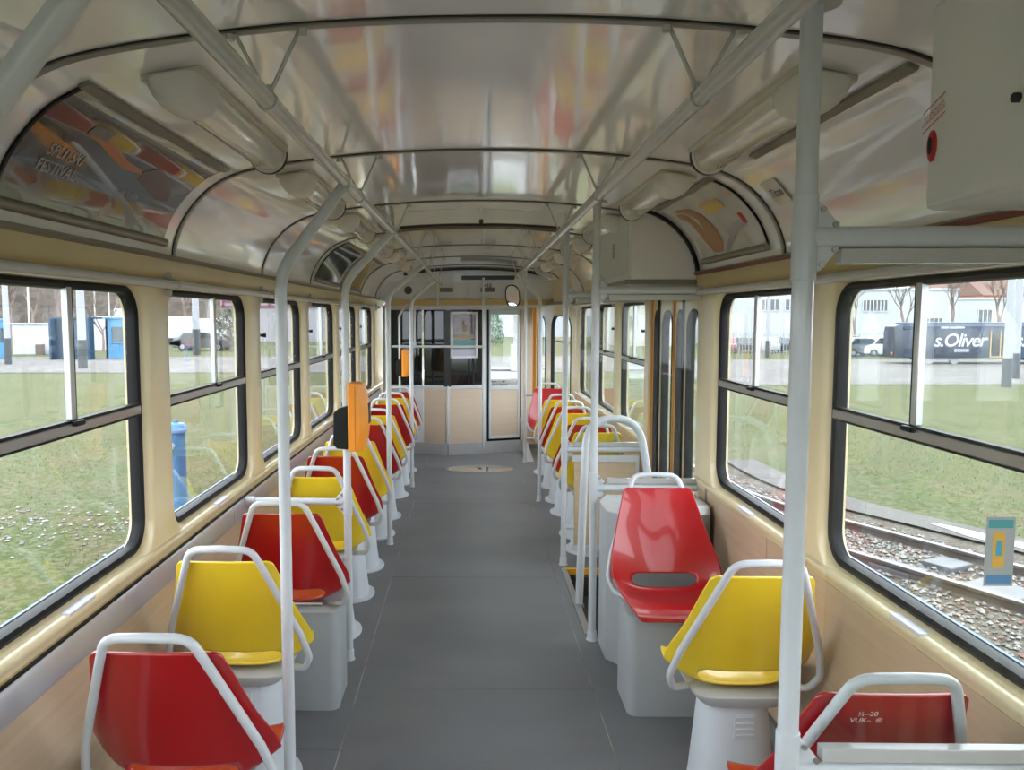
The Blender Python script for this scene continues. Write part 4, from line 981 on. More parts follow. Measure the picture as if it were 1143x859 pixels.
def strip(pts, w, z, nm, m, lab, off=0):
    q = MB(); P = [Vector(p) for p in pts]; r0 = []
    for i, p in enumerate(P):
        d = (P[min(i+1, len(P)-1)]-P[max(i-1, 0)]).normalized(); n = Vector((-d.y, d.x)); r0.append([(*(p+n*(off+w/2)), z), (*(p+n*(off-w/2)), z)])
    q.grid(r0); return struct(q.build(nm, m), lab)
TRK = [(3.0, 13.5), (3.05, 11.6), (3.42, 9.85), (3.97, 8.70), (4.47, 7.69), (5.35, 5.9), (6.4, 3.7), (8.2, 0)]
TRK = [tuple(p) for p in catmull(TRK, 5)]
def offset(pts, o):
    P = [Vector(p) for p in pts]; out = []
    for i, p in enumerate(P):
        d = (P[min(i+1, len(P)-1)]-P[max(i-1, 0)]).normalized(); out.append(p+Vector((-d.y, d.x))*o)
    return out
strip([(a-.6, b) for a, b in TRK], 4.6, GL+.012, 'ground_2', DIRT, 'stony ballast around the curved tracks')
strip([tuple(p) for p in offset(TRK, 1.55)], .55, GL+.045, 'ground_3', CONC, 'narrow concrete path beside the curved track')
m_ = MB()
for k in range(26): 
    pass
pc = Vector((6.0, 8.05)); pd = Vector((.47, -.88)); pn = Vector((.88, .47))
m_.add([(*(pc+pd*1.35*math.cos(a)*(1+.12*math.sin(3*a))+pn*.17*math.sin(a)*(1+.25*math.sin(5*a+1))), GL+.05) for a in [2*PI*k/40 for k in range(40)]], [tuple(range(40))])
tag(m_.build('puddle', mat('wet_puddle', (0.061, 0.057, 0.053), .10, spec=.8)), 'long shallow puddle between the concrete path and the lawn on the right', 'puddle')
rail_m = mat('rail_side', (0.099, 0.076, 0.065), .6, noise=.3); railtop = mat('rail_top', (0.213, 0.213, 0.220), .35, metal=.9)
for o_, lab in ((.5, 'shiny track rail farther from the tram, right of the car'), (-.5, 'shiny track rail nearer to the tram, right of the car')):
    P = offset(TRK, o_); root = thing('track_rail', lab, 'rail', (P[20].x, P[20].y, GL))
    def sweep(sec, nm, m):
        q = MB(); R = []
        for i, p in enumerate(P):
            d = (P[min(i+1, len(P)-1)]-P[max(i-1, 0)]).normalized(); n = Vector((-d.y, d.x)); R.append([(*(p+n*a), z) for a, z in sec])
        q.loft(R); return q.build(nm, m, root)
    sweep([(-.06, GL), (.06, GL), (.06, GL+.02), (.012, GL+.035), (.012, GL+.09), (.032, GL+.10), (.032, GL+.125), (-.032, GL+.125), (-.032, GL+.10), (-.012, GL+.09), (-.012, GL+.035), (-.06, GL+.02)], 'rail_body', rail_m)
    sweep([(-.028, GL+.125), (.028, GL+.125), (.024, GL+.130), (-.024, GL+.130)], 'rail_head', railtop)
for (x, y, w, h, lab) in ((4.09, 7.60, .30, .42, 'grey concrete slab lying between the curved rails, farther one'), (4.66, 6.98, .42, .50, 'large pale metal cover plate between the curved rails, nearer one'), (4.64, 7.74, .34, .30, 'small grey plate tucked against the farther rail')):
    q = MB(); M = Matrix.Translation((x, y, GL+.05)) @ Matrix.Rotation(-1.10+PI/2, 4, 'Z'); q.box((-w/2, -h/2, -.04), (w/2, h/2, .02), M=M); tag(q.build('track_cover', mat('cover_grey', (.10, .10, .11), .5, noise=.2), bevel=.01), lab, 'cover plate')
# stones
q = MB(); rnd = random.Random(3)
for k in range(15000):
    t = rnd.random(); i = int(t*(len(TRK)-1)*.97); p = Vector(TRK[i]).lerp(Vector(TRK[i+1]), rnd.random()); p += Vector((rnd.uniform(-2.6, 1.0), rnd.uniform(-.4, .4)))
    r = rnd.uniform(.010, .028)*(1.3 if rnd.random() < .1 else 1); a = rnd.random()*6
    c = Vector((p.x, p.y, GL+.015+r*.4))
    vs = [c+Vector((r*math.cos(a+2*PI*j/4)*rnd.uniform(.7, 1.3), r*math.sin(a+2*PI*j/4)*rnd.uniform(.7, 1.3), rnd.uniform(-.2, .2)*r)) for j in range(4)]+[c+Vector((rnd.uniform(-.3, .3)*r, rnd.uniform(-.3, .3)*r, r*.7)), c-Vector((0, 0, r*.7))]
    q.add(vs, [(0,1,4),(1,2,4),(2,3,4),(3,0,4),(1,0,5),(2,1,5),(3,2,5),(0,3,5)], rnd.choice((0, 0, 1, 2)))
o = q.build('ballast_stones', [mat('stone_pale', (0.258, 0.244, 0.227), .8), mat('stone_grey', (0.144, 0.136, 0.134), .8), mat('stone_rusty', (0.182, 0.106, 0.084), .8)], None, smooth=0, fixn=False); tag(o, 'loose pale and rusty ballast stones around the curved tracks', 'gravel', kind='stuff')
q = MB()
for k in range(260):
    x = -4.8+rnd.gauss(0, .9); y = 9.2+rnd.gauss(0, .55)
    if math.hypot(x+3.6, y-9.77) < .2: continue
    r = rnd.uniform(.01, .035); a = rnd.random()*6; c = Vector((x, y, GL+r*.3))
    vs = [c+Vector((r*math.cos(a+2*PI*j/4), r*math.sin(a+2*PI*j/4), 0)) for j in range(4)]+[c+Vector((0, 0, r*.6)), c-Vector((0, 0, r*.6))]
    q.add(vs, [(0,1,4),(1,2,4),(2,3,4),(3,0,4),(1,0,5),(2,1,5),(3,2,5),(0,3,5)], rnd.choice((0, 1)))
tag(q.build('lawn_rubble', [MATS['stone_pale'], MATS['stone_grey']], None, smooth=0, fixn=False), 'scattered rubble in the lawn left of the tram', 'gravel', kind='stuff')
q = MB()
for k in range(9000):
    if rnd.random() < .5: x = rnd.uniform(-9, -1.8); y = rnd.uniform(2, 16)
    else: x = rnd.uniform(6.0, 13); y = rnd.uniform(5, 22)
    z = gz(x, y); h = rnd.uniform(.02, .06); a = rnd.random()*6; w = .005
    q.add([(x-w*math.cos(a), y-w*math.sin(a), z), (x+w*math.cos(a), y+w*math.sin(a), z), (x+rnd.uniform(-.03, .03), y+rnd.uniform(-.03, .03), z+h)], [(0, 1, 2)])
tag(q.build('grass_blades', mat('blade_green', (.10, .125, .05), .7, noise=.35, nscale=2), None, smooth=0, fixn=False), 'short grass blades standing in the lawn', 'grass', kind='stuff')

# blue hydrants
def hydrant(x, y, z, h, r, lab):
    root = thing('hydrant', lab, 'hydrant', (x, y, z)); B = mat('hydrant_blue', (0.051, 0.174, 0.339), .5, noise=.1, nscale=9)
    def ring(rr, zz): return [(x+rr*math.cos(2*PI*k/18), y+rr*math.sin(2*PI*k/18), z+zz*h) for k in range(18)]
    q = MB(); q.loft([ring(r*1.25, 0), ring(r*1.25, .03), ring(r, .04), ring(r*.95, .86), ring(r*1.02, .87)]); q.build('column', B, root)
    q = MB(); q.loft([ring(r*1.12, .875), ring(r*1.12, .93), ring(r*.9, .965), ring(r*.3, .975), ring(r*.28, 1.0)]); q.build('cap', B, root)
    q = MB(); q.tube([(x-r*.2, y-r*.8, z+h*.74), (x-r*.2, y-r*1.7, z+h*.74)], r*.42, 12); q.tube([(x-r*.2, y-r*1.7, z+h*.74), (x-r*.2, y-r*1.8, z+h*.74)], r*.5, 12); q.build('nozzle', mat('hydrant_grey', (0.266, 0.304, 0.342), .5), root)
    return root
hydrant(-3.66, 9.77, GL, 1.20, .115, 'light blue standpipe hydrant close outside the second left window')
hydrant(19.8, 62, GR, 1.15, .25, 'small distant blue hydrant on the lawn before the parked cars')

# poles
def mast(x, y, h, r, lab, base=1.4, col=(.28, .29, .32)):
    z = gz(x, y); root = thing('catenary_mast', lab, 'mast', (x, y, z))
    q = MB(); q.tube([(x, y, z+base), (x, y, z+h)], [r, r*.7], 12); q.build('shaft', mat('mast_white', col, .6), root, smooth=60)
    q = MB(); q.tube([(x, y, z), (x, y, z+base)], r*1.08, 12); q.build('painted_base', mat('mast_base', (0.038, 0.046, 0.053), .6), root, smooth=60)
    q = MB(); q.tube([(x, y, z+h*.9), (x-2.5, y, z+h*.93)], r*.18, 6); q.build('bracket_arm', GREY, root)
def px2(x, Y): return -.025+(x-524)/894*Y
mast(px2(1118, 39.3), 39.3, 9, .20, 'thick white mast with dark base before the navy tram')
mast(px2(1127, 44.5), 44.5, 9, .19, 'white mast just behind the thick one before the navy tram')
mast(px2(934.5, 54.8), 54.8, 9, .15, 'slim white mast left of the navy tram')
mast(px2(854, 68), 68, 9, .15, 'slim white mast before the parked cars on the right')
mast(px2(88, 38.6), 38.6, 9, .20, 'white mast before the blue kiosks on the left')
mast(px2(3, 42), 42, 9, .16, 'white mast at the far left edge of the view')
mast(px2(217.5, 53), 53, 10, .24, 'white mast seen through the second left window', base=1.7)
mast(px2(270, 24), 24, 10, .16, 'close concrete mast at the right side of the second left window', base=.9)
for i, (x, Y, lab) in enumerate(((29, 60, 'thin lamp post farthest left among the brown trees'), (104, 75, 'thin lamp post above the white dome'), (120, 70, 'thin lamp post left of the white truck'), (147, 80, 'thin lamp post above the light blue kiosk'))):
    X = px2(x, Y); z = gz(X, Y); r_ = thing('lamp_post', lab, 'lamp post', (X, Y, z)); q = MB(); q.tube([(X, Y, z), (X, Y, z+8)], [.09, .06], 8); q.build('post', mat('post_pale', (0.418, 0.403, 0.380), .6), r_)
    q = MB(); q.sphere((X+.3, Y, z+8), .28, 8, (1.4, .6, .4)); q.build('lamp_head', WHITEO, r_)

# kiosks
def kiosk(x0, x1, Y, dep, z0, h, col, lab, openb=False):
    root = thing('kiosk', lab, 'kiosk', ((x0+x1)/2, Y, z0)); B = mat('kiosk_'+('dark' if openb else 'blue'), col, .5, noise=.06, nscale=2)
    q = MB(); t = .12; wz0, wz1 = z0+h*.42, z0+h*.80
    if openb:
        q.box((x0, Y, z0), (x1, Y+t, z0+h)); q.box((x0, Y-dep*.4, z0), (x0+t, Y, z0+h)); q.box((x1-t, Y-dep*.4, z0), (x1, Y, z0+h)); q.build('walls', B, root)
        q = MB(); q.box((x0+.9, Y-.06, z0+.05), (x1-.25, Y-.01, z0+h*.93)); q.build('dark_door', mat('door_navy', (0.015, 0.038, 0.076), .4), root)
    else:
        q.box((x0, Y, z0), (x1, Y+t, wz0)); q.box((x0, Y, wz1), (x1, Y+t, z0+h)); q.box((x0, Y, wz0), (x0+.35, Y+t, wz1)); q.box((x1-.35, Y, wz0), (x1, Y+t, wz1))
        q.box((x0, Y+dep, z0), (x1, Y+dep+t, z0+h)); q.box((x0, Y, z0), (x0+t, Y+dep, z0+h)); q.box((x1-t, Y, z0), (x1, Y+dep, wz0)); q.box((x1-t, Y, wz1), (x1, Y+dep, z0+h)); q.box((x1-t, Y, wz0), (x1, Y+.4, wz1)); q.build('walls', B, root)
        q = MB(); q.box((x0+.35, Y+.04, wz0), (x1-.35, Y+.08, wz1)); q.build('window_pane', mat('kiosk_pane', (0.091, 0.106, 0.114), .3, spec=.4), root)
        q = MB(); q.box((x1-.06, Y+.4, wz0), (x1-.04, Y+dep-.3, wz1)); q.build('side_pane', MATS['kiosk_pane'], root)
        q = MB(); q.box((x0+.3, Y-.12, wz0-.06), (x1-.3, Y, wz0)); q.build('counter', B, root)
    q = MB(); q.box((x0-.12, Y-.15, z0+h), (x1+.12, Y+dep+.2, z0+h+.12)); q.build('roof', B, root, bevel=.02)
    if not openb:
        q = MB(); q.box((x0+.9, Y+.3, z0+h+.12), (x0+1.7, Y+.9, z0+h+.42)); q.build('roof_vent', B, root, bevel=.03)
kiosk(px2(115, 48), px2(151, 48), 48, 2.0, GL, 2.4, (.065, .24, .44), 'light blue ticket kiosk with a wide window on the left')
kiosk(px2(-60, 47), px2(-16, 47), 47, 1.6, GL, 2.3, (.065, .24, .44), 'light blue kiosk cut by the left edge of the view')
kiosk(px2(57, 47), px2(101, 47), 47, 1.6, GL, 2.4, (0.009, 0.038, 0.076), 'dark blue shelter between the white wall and the mast', True)
q = MB(); q.box((px2(9, 54), 54, GL), (px2(72, 54), 54.3, 1.15)); q.box((px2(9, 54)-.1, 53.9, 1.15), (px2(72, 54), 54.4, 1.25)); tag(q.build('white_wall', WHITEO), 'long white yard wall behind the bare tree on the left', 'wall')
q = MB(); q.box((px2(38, 53.6), 53.2, GL), (px2(45, 53.6), 53.7, GL+.7))
tag(q.build('brown_crate', mat('crate_brown', (0.122, 0.091, 0.076), .7), bevel=.02), 'small brown box standing against the white yard wall', 'box')
q = MB(); X = px2(104, 60); q.loft([[(X+1.3*math.cos(PI*k/12)*1.0, y, GL+2.6*math.sin(PI*k/12)**.8) for k in range(13)] for y in (60, 66)]); tag(q.build('white_tent', WHITEO), 'white rounded shed behind the dark blue shelter', 'shed')

# trucks, vans and cars
def vehicle(X, Y, L, H, Wd, col, lab, kind='car', nm='car', group=None, rz=0.):
    z = gz(X, Y); root = thing(nm, lab, nm, (X, Y, z), rz, group)
    body = mat('car_paint_%02d%02d%02d' % tuple(int(c*99) for c in col), col, .3, coat=.6)
    if kind == 'car': side = [(-.5, .18), (-.5, .52), (-.47, .62), (-.40, .66), (-.30, .98), (-.22, 1.0), (.10, 1.0), (.17, .95), (.30, .64), (.47, .56), (.5, .42), (.5, .18)]; g0 = [(-.36, .67), (-.28, .93), (.12, .93), (.25, .67)]
    elif kind == 'van': side = [(-.5, .15), (-.5, .98), (-.48, 1.0), (.22, 1.0), (.34, .62), (.48, .5), (.5, .4), (.5, .15)]; g0 = [(.05, .62), (.05, .9), (.22, .9), (.31, .62)]
    else: side = [(-.5, .22), (-.5, 1.0), (.15, 1.0), (.15, .85), (.20, .86), (.28, .84), (.34, .55), (.5, .48), (.5, .2)]; g0 = [(.19, .55), (.19, .8), (.27, .8), (.32, .55)]
    q = MB(); q.prism([(a*L, b*H) for a, b in side][::-1], 'y', -Wd/2, Wd/2); q.build('body', body, root, world=False, bevel=.05 if kind == 'car' else .03)
    for s in (-1, 1):
        q = MB(); q.prism([(a*L, b*H) for a, b in g0][::-1], 'y', s*Wd/2-.01*s, s*(Wd/2+.012)); q.build('side_window', mat('car_glass', (0.023, 0.027, 0.030), .1, spec=.9), root, world=False)
        for a in (-.32, .32):
            q = MB(); q.tube([(a*L, s*(Wd/2-.12), .32), (a*L, s*(Wd/2+.03), .32)], .32, 16); w_ = q.build('wheel', mat('tyre', (0.015, 0.015, 0.015), .7), root, world=False, smooth=50)
            q = MB(); q.tube([(a*L, s*(Wd/2+.02), .32), (a*L, s*(Wd/2+.04), .32)], .17, 12); q.build('hub_cap', mat('hub_silver', (0.380, 0.380, 0.395), .3, metal=.6), w_, world=False)
    return root
CG = 'cars parked along the depot fence'
cols = [((.16, .01, .015), 'dark red'), ((.05, .055, .06), 'black'), ((.25, .27, .29), 'grey'), ((.04, .05, .07), 'dark navy'), ((0.190, 0.198, 0.213), 'silver'), ((.06, .065, .07), 'charcoal'), ((.20, .015, .015), 'bright red'), ((.08, .09, .10), 'slate')]
names = ['leftmost', 'second', 'third', 'fourth', 'fifth', 'sixth', 'seventh', 'eighth']
for k in range(7):
    Y = 78+(k % 2)*.8; X = px2(808+k*23, Y); c, cn = cols[k]
    vehicle(X, Y, 3.9, 1.45, 1.7, c, '%s parked car from the left in the row seen on the right, painted %s' % (names[k], cn), 'car', 'car', CG, rz=1.35 if k % 2 else -1.75)
vehicle(px2(958, 70), 70, 3.6, 1.6, 1.8, (.10, .11, .12), 'dark estate car left of the white pickup', 'car', 'car', CG)
vehicle(px2(944, 84), 84, 4.2, 1.5, 1.8, (.22, .24, .27), 'grey car behind the slim mast left of the navy tram', 'car', 'car', CG)
vehicle(px2(984, 70), 70, 4.6, 1.75, 1.9, (.46, .47, .50), 'white pickup truck parked just left of the navy tram', 'van', 'pickup', None, rz=PI)
vehicle(px2(203, 76), 76, 5.2, 2.6, 2.3, (.46, .47, .50), 'white box lorry parked left of the mast seen through the second left window', 'truck', 'lorry', None)
vehicle(px2(240, 68), 68, 4.4, 2.4, 2.1, (.42, .43, .46), 'white van parked right of the mast seen through the second left window', 'van', 'van', None)
vehicle(px2(226, 60), 60, 4.2, 1.4, 1.7, (.05, .05, .06), 'dark car parked in front of the white van on the left', 'car', 'car', None)
vehicle(px2(163, 72), 72, 5.0, 3.3, 2.4, (.46, .47, .50), 'white truck standing behind the light blue kiosk', 'truck', 'lorry', None)

# the navy tram
NV = mat('navy_tram_paint', (0.008, 0.017, 0.042), .35, coat=.4, noise=.08)
YT = 58.; XT = px2(996, YT); LT = 14.; HT = 3.05; zt_ = GR
nt_ = thing('navy_tram', 'navy blue tram carrying white script advertising, parked across the lawn on the right', 'tram', (XT+LT/2, YT, zt_))
q = MB(); sec = [(-1.1, .45), (-1.12, 1.6), (-1.05, 2.55), (-.8, 2.85), (.8, 2.85), (1.05, 2.55), (1.12, 1.6), (1.1, .45)]
R = []
for u, s, dz in ((0, .72, -.15), (.25, .86, -.05), (1.2, 1., 0), (LT-1.2, 1, 0), (LT-.25, .86, -.05), (LT, .72, -.15)): R.append([(XT+u, YT+1.1+a*s, zt_+b+dz*(b > 1)) for a, b in sec])
q.loft(R); q.build('body', NV, nt_, smooth=30)
q = MB(); q.box((XT+.8, YT+.35, zt_+2.84), (XT+LT-.8, YT+1.85, zt_+3.0)); q.build('roof_equipment', mat('roof_bluegrey', (0.061, 0.084, 0.137), .5), nt_, bevel=.05)
q = MB(); q.box((XT+.5, YT+.045, zt_+2.50), (XT+LT-.5, YT+.16, zt_+2.72)); q.build('roof_edge_band', mat('band_blue', (0.027, 0.042, 0.084), .4), nt_)
def navtext(s, x, z, size, shear=.0, sp=1.):
    q = MB(); text_mb(q, s, size, lambda u, v: (x+u, YT-.035, z+v), shear=shear, spacing=sp, bold=.018); q.build('advert_lettering', WHITEO, nt_)
navtext('s.Oliver', XT+4.45, zt_+1.68, 1.32, .22, .90); navtext('DENIM', XT+4.6, zt_+.98, .28, 0, 1.3)
navtext('s.Oliver', XT+10.2, zt_+1.68, 1.32, .22, .90); navtext('DENIM', XT+10.3, zt_+.98, .28, 0, 1.3); navtext('DENIM COLLECTION', XT+3.9, zt_+2.62, .16, 0, 1.1)
GOLD = mat('gold_line', (0.456, 0.319, 0.122), .4)
for x in (XT+1.55, XT+6.6, XT+7.3, XT+8.0, XT+11.9):
    q = MB(); q.box((x, YT-.05, zt_+.5), (x+.06, YT-.02, zt_+2.4)); q.build('gold_door_frame', GOLD, nt_)
q = MB(); q.box((XT+6.66, YT-.045, zt_+.5), (XT+8.0, YT-.02, zt_+.56)); q.build('gold_door_frame', GOLD, nt_)
for x in (XT+6.75, XT+7.42):
    q = MB(); q.box((x, YT-.045, zt_+.8), (x+.5, YT-.015, zt_+2.2)); q.build('door_pane', MATS['car_glass'], nt_)
for xx in (3.3, 10.7):
    q = MB(); q.box((XT+xx-1.3, YT+.15, zt_+.25), (XT+xx+1.3, YT+2.0, zt_+.5)); q.build('bogie_frame', GREY, nt_)
    for dx in (-.9, .9):
        q = MB(); q.tube([(XT+xx+dx, YT+.10, zt_+.33), (XT+xx+dx, YT+.25, zt_+.33)], .33, 18); q.build('wheel', mat('wheel_grey', (0.228, 0.228, 0.236), .5), nt_, smooth=50)
q = MB(); q.box((XT-.04, YT+.5, zt_+.7), (XT+.02, YT+.75, zt_+.85)); q.build('tail_lamp', mat('tail_orange', (0.608, 0.190, 0.038), .4), nt_)

# buildings
def building(x0, x1, Y, dep, z0, z1, m, lab, nm='building', wins=(), frame=None, roof=None, rh=.0, cat='building'):
    root = thing(nm, lab, cat, ((x0+x1)/2, Y, z0)); q = MB(); q.box((x0, Y, z0), (x1, Y+dep, z1)); q.build('wall', m, root)
    q = MB()
    if rh: q.prism([(Y-.4, z1), (Y+dep+.4, z1), (Y+dep/2, z1+rh)], 'x', x0-.3, x1+.3)
    else: q.box((x0-.1, Y-.15, z1), (x1+.1, Y+dep, z1+.25))
    q.build('roof', roof or m, root)
    for (a, b, c, d, mm, n) in wins:
        w = MB(); w.box((a, Y-.04, c), (b, Y+.02, d)); wo = w.build('window', MATS['car_glass'], root)
        if n:
            w = MB()
            for k in range(n+1): xx = a+(b-a)*k/n; w.box((xx-.06, Y-.09, c), (xx+.06, Y-.03, d))
            w.box((a, Y-.09, c-.08), (b, Y-.03, c+.04)); w.box((a, Y-.09, d-.04), (b, Y-.03, d+.08)); w.build('window_bars', mm, wo)
    return root
PW = mat('plaster_white', (0.389, 0.412, 0.448), .8, noise=.06, nscale=.4)
Yb = 95.
ib = building(px2(800, Yb), px2(1060, Yb), Yb, 14, GR, 4.6, PW, 'long white industrial hall with strip windows beyond the parked cars', wins=[(px2(845, Yb), px2(866, Yb), 2.3, 3.6, WHITEO, 4), (px2(872, Yb), px2(893, Yb), 2.3, 3.6, WHITEO, 4), (px2(926, Yb), px2(933, Yb), 2.2, 3.4, WHITEO, 1), (px2(941, Yb), px2(947, Yb), 2.2, 3.4, WHITEO, 1), (px2(957, Yb), px2(984, Yb), 2.2, 3.5, WHITEO, 7), (px2(1020, Yb), px2(1045, Yb), .2, 1.4, WHITEO, 5)])
q = MB(); q.box((px2(803, Yb), Yb-.06, GR), (px2(828, Yb), Yb-.01, 1.8)); q.build('roller_door', mat('roller_grey', (0.410, 0.428, 0.456), .5), ib)
building(px2(1040, 100), px2(1300, 100), 100, 12, GR, 3.6, PW, 'lower white hall behind the navy tram', wins=[(px2(1083, 100), px2(1098, 100), .3, 2.4, WHITEO, 3)])
RT = mat('roof_brown', (0.137, 0.076, 0.061), .8)
building(px2(1030, 150), px2(1085, 150), 150, 10, GR, 4.8, PW, 'house with a brown pitched roof rising behind the white halls', 'house', roof=RT, rh=3.2, cat='house')
building(px2(1088, 135), px2(1140, 135), 135, 10, GR, 5.0, mat('brick_orange', (0.418, 0.190, 0.129), .8), 'house with an orange gable and brown roof behind the navy tram', 'house', roof=RT, rh=3.2, cat='house')
MR = mat('maroon_frame', (0.168, 0.019, 0.060), .5)
mbld = building(px2(246, 82), px2(432, 82), 82, 10, GL, 8.2, mat('pale_pink_wall', (0.267, 0.256, 0.280), .7), 'pale building with maroon window framing beyond the middle left windows', wins=[(px2(250+k*26, 82), px2(250+k*26+20, 82), 3.2, 6.4, MR, 4) for k in range(7)])
q = MB()
for z in (2.6, 4.9, 7.0): q.box((px2(246, 82), 81.85, z), (px2(432, 82), 81.95, z+.22))
for k in range(15): xx = px2(248+k*13, 82); q.box((xx, 81.85, 2.6), (xx+.18, 81.95, 7.2))
q.build('maroon_framework', MR, mbld)
building(-3, 16, 100, 10, GL, 9.5, PW, 'white building straight ahead seen through the windscreen', wins=[(5.2, 7.0, 4.6, 6.4, WHITEO, 2), (1, 3, 4.6, 6.4, WHITEO, 2)])
building(17, 24, 92, 10, GL-.9, 3.2, mat('wall_warm', (0.456, 0.433, 0.395), .8), 'low pale house seen through the far right windows', 'house', roof=RT, rh=2.4, wins=[(18, 19.2, .4, 1.8, WHITEO, 2), (21, 22.2, .4, 1.8, WHITEO, 2)], cat='house')

# hills
def hill(x0, x1, Y, hgt, seed, nm, m, lab):
    q = MB(); rr = random.Random(seed); ph = [rr.random()*6 for _ in range(4)]; rows = []
    for j in range(9):
        r0 = []
        for i in range(61):
            x = x0+(x1-x0)*i/60; e = math.sin(PI*min(1, max(0, i/60)))**.35
            n = .75+.14*math.sin(i*.21+ph[0])+.07*math.sin(i*.55+ph[1])+.03*math.sin(i*1.7+ph[2]*j)+.02*rr.uniform(-1, 1)
            r0.append((x, Y+j*9+3*math.sin(i*.3), GL-1+hgt*n*e*math.sin(PI/2*j/8)))
        rows.append(r0)
    q.grid(rows); return struct(q.build(nm, m, smooth=60), lab)
HM = ground_mat('bare_woods', [(0.058, 0.047, 0.038), (0.034, 0.027, 0.022), (0.085, 0.068, 0.056), (0.027, 0.022, 0.018)], [.10, .5], bump=1, bs=.8)
hill(-170, 5, 135, 30, 5, 'ground_4', HM, 'brown wooded hillside behind the yard on the left')
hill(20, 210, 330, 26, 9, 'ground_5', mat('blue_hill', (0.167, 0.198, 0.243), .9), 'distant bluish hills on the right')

# trees
def tree(X, Y, H, seed, lab, col=(.13, .10, .085), depth=5, spread=.5):
    rr = random.Random(seed); z = gz(X, Y); q = MB(); root = thing('bare_tree', lab, 'tree', (X, Y, z))
    def br(p, d, L, r, n):
        e = p+d*L; mid = p+d*L*.5+Vector((rr.uniform(-1, 1), rr.uniform(-1, 1), 0))*L*.05
        (q if n < depth-1 else qt).tube([p, mid, e], [r, r*.8, r*.6], 5 if n > 2 else 4, caps=False)
        if n == 0: return
        for k in range(3 if n > 1 else 2):
            v = (d+Vector((rr.uniform(-1, 1), rr.uniform(-1, 1), rr.uniform(-.2, .8)))*spread*1.3).normalized(); br(e if k else mid.lerp(e, .6), v, L*rr.uniform(.6, .85), r*.55, n-1)
    qt = MB(); br(Vector((X, Y, z)), Vector((rr.uniform(-.05, .05), 0, 1)), H*.30, H*.022, depth)
    qt.build('trunk', mat('bark', col, .9), root, smooth=0, fixn=False); q.build('branches', mat('twigs', (0.122, 0.095, 0.084), .9), root, smooth=0, fixn=False)
tree(px2(52, 50), 50, 5.2, 11, 'small bare tree before the white yard wall on the left', (.20, .15, .14), 5, .6)
tree(px2(112, 58), 58, 5.0, 12, 'bare tree between the dark shelter and the light blue kiosk', depth=5)
for k, (x, Y, H, lab) in enumerate(((-20, 90, 11, 'tall bare tree at the extreme left'), (10, 95, 12, 'tall bare tree left above the white wall'), (35, 88, 10, 'reddish bare tree above the white wall'), (62, 92, 12, 'bare tree above the dark blue shelter'), (128, 96, 12, 'bare tree rising left of the white truck'), (150, 100, 13, 'bare tree rising behind the white truck'), (205, 100, 13, 'bare tree above the white lorry'), (232, 96, 12, 'bare tree above the white van'))):
    tree(px2(x, Y), Y, H, 30+k, lab, (.17, .13, .12), 5, .45)
for k, (x, Y, H, lab) in enumerate(((1003, 84, 9, 'thin bare tree just left of the sliding pane frame on the right'), (1056, 86, 9, 'thin bare tree rising behind the lettering of the navy tram'), (1106, 84, 9.5, 'bare tree behind the navy tram left of the thick mast'), (1150, 82, 9, 'bare tree at the right edge behind the navy tram'), (700, 70, 8, 'bare tree seen through the far right window'), (668, 74, 8, 'bare tree seen beyond the farthest right windows'), (812, 88, 8, 'bare tree at the left of the second right window'), (950, 88, 8, 'bare tree before the strip windows of the white hall'))):
    tree(px2(x, Y), Y, H, 60+k, lab, (.17, .13, .12), 5, .4)
# dark conifers and bushes
def bush(X, Y, r, h, lab, col=(.045, .06, .035), seed=1):
    rr = random.Random(seed); z = gz(X, Y); root = thing('bush', lab, 'bush', (X, Y, z)); q = MB()
    for k in range(900):
        a = rr.random()*6.28; t = rr.random(); rad = r*math.sqrt(rr.random())*(1.05-.6*t*t); p = Vector((X+rad*math.cos(a), Y+rad*math.sin(a), z+.15+h*t)); s = h*.05
        q.add([p+Vector((rr.uniform(-s, s), rr.uniform(-s, s), rr.uniform(-s, s))) for _ in range(3)], [(0, 1, 2)])
    q.build('foliage', mat('foliage_%d' % seed, col, .9), root, smooth=0, fixn=False); q = MB(); q.tube([(X, Y, z), (X, Y, z+h*.6)], r*.12, 6); q.build('stem', MATS['bark'], root)
bush(px2(255, 60), 60, 1.4, 3.0, 'dark rounded conifer before the maroon framed building', (.10, .105, .075), 2)
bush(px2(552, 70), 70, .9, 2.6, 'green bush seen through the cab door glass', (.08, .14, .08), 3)
q = MB(); X0, X1 = px2(795, 74), px2(1000, 74)
for k in range(60): x = X0+(X1-X0)*k/59; q.box((x-.03, 73.9, GR), (x+.03, 73.96, GR+1.9))
for z in (.2, 1.0, 1.8): q.box((X0, 73.9, GR+z), (X1, 73.94, GR+z+.04))
tag(q.build('yard_fence', mat('fence_grey', (0.266, 0.281, 0.289), .6)), 'thin grey fence in front of the parked cars', 'fence')

# small lettering inside
for ob in bpy.data.objects:
    if ob.get('label', '').startswith('red shell seat at the lower right'):
        for ch in ob.children:
            if ch.name.startswith('shell'):
                w = MB(); text_mb(w, '½–20\nVUK–  ®', .017, lambda u, v: (-.052+u, -.1975-v*.44-.012, .788+v)); w.build('maker_lettering', PAPER, ch, world=False, smooth=0)
w = MB(); text_mb(w, '412\nTMK 3', .028, lambda u, v: (.86+u, 5.0185, .50+v)); w.build('panel_lettering', PAPER, sD, smooth=0)

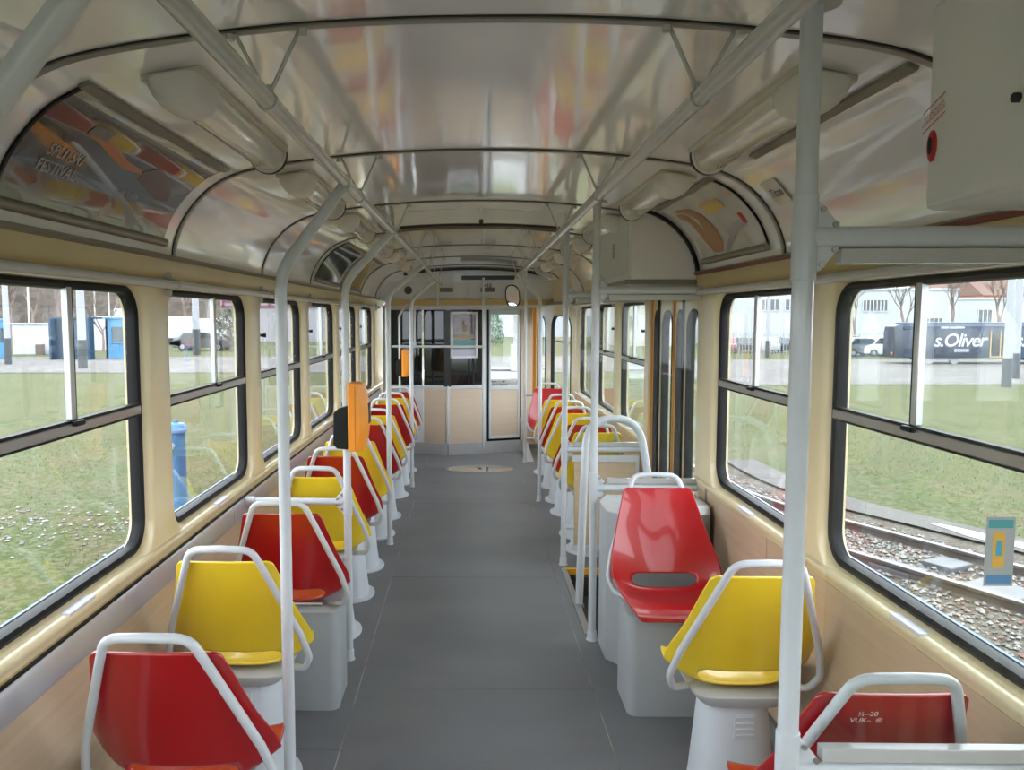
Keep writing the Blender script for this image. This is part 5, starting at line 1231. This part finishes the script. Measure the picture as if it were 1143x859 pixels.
# ------------------------------------------------------------------ world, camera, output
SKY = 5.8
wd = bpy.data.worlds.new('overcast'); scene.world = wd; wd.use_nodes = True; nt = wd.node_tree; bg = nt.nodes['Background']
tc = nt.nodes.new('ShaderNodeTexCoord'); n = nt.nodes.new('ShaderNodeTexNoise'); n.inputs['Scale'].default_value = 2.2; n.inputs['Detail'].default_value = 5
mp = nt.nodes.new('ShaderNodeMapping'); mp.inputs['Scale'].default_value = (1, 1, 3); nt.links.new(tc.outputs['Generated'], mp.inputs[0]); nt.links.new(mp.outputs[0], n.inputs['Vector'])
r = nt.nodes.new('ShaderNodeValToRGB'); r.color_ramp.elements[0].position = .3; r.color_ramp.elements[1].position = .7; r.color_ramp.elements[0].color = (.72, .80, .92, 1); r.color_ramp.elements[1].color = (1, 1, 1, 1)
nt.links.new(n.outputs['Fac'], r.inputs[0]); nt.links.new(r.outputs[0], bg.inputs[0]); bg.inputs[1].default_value = SKY
try:
    wd.cycles.sampling_method = 'MANUAL'; wd.cycles.sample_map_resolution = 256
except Exception: pass

cam = bpy.data.cameras.new('camera'); co = bpy.data.objects.new('camera', cam); COL.objects.link(co); scene.camera = co
F, CX, CY, yaw, pitch, roll = 893.7, 507.5, 427.9, -.0186, .0826, -.002
W_, H_ = 1143., 859.
cam.sensor_fit = 'HORIZONTAL'; cam.sensor_width = 36; cam.lens = F/W_*36
cam.shift_x = (W_/2-CX)/W_; cam.shift_y = (CY-H_/2)/W_
cam.clip_start = .02; cam.clip_end = 900
def rotm():
    c, s = math.cos, math.sin
    B = Matrix(((1, 0, 0), (0, 0, -1), (0, 1, 0)))
    Rz = Matrix(((c(yaw), -s(yaw), 0), (s(yaw), c(yaw), 0), (0, 0, 1)))
    Rx = Matrix(((1, 0, 0), (0, c(pitch), s(pitch)), (0, -s(pitch), c(pitch)))).transposed()
    Rr = Matrix(((c(roll), -s(roll), 0), (s(roll), c(roll), 0), (0, 0, 1)))
    return Rr @ Rx @ B @ Rz
R_ = rotm()       # world -> camera (x right, y down, z forward)
Mx = Matrix((R_[0], -R_[1], -R_[2])).transposed()
co.matrix_world = Matrix.Translation((-.025, 0, 1.58)) @ Mx.to_4x4()

scene.view_settings.view_transform = 'Standard'; scene.view_settings.look = 'None'; scene.view_settings.gamma = 1; scene.view_settings.use_curve_mapping = False
scene.view_settings.exposure = 0.25
c = scene.cycles
c.max_bounces = 10; c.diffuse_bounces = 6; c.glossy_bounces = 5; c.transparent_max_bounces = 24; c.caustics_reflective = False; c.caustics_refractive = False
c.sample_clamp_indirect = 6; c.use_denoising = True
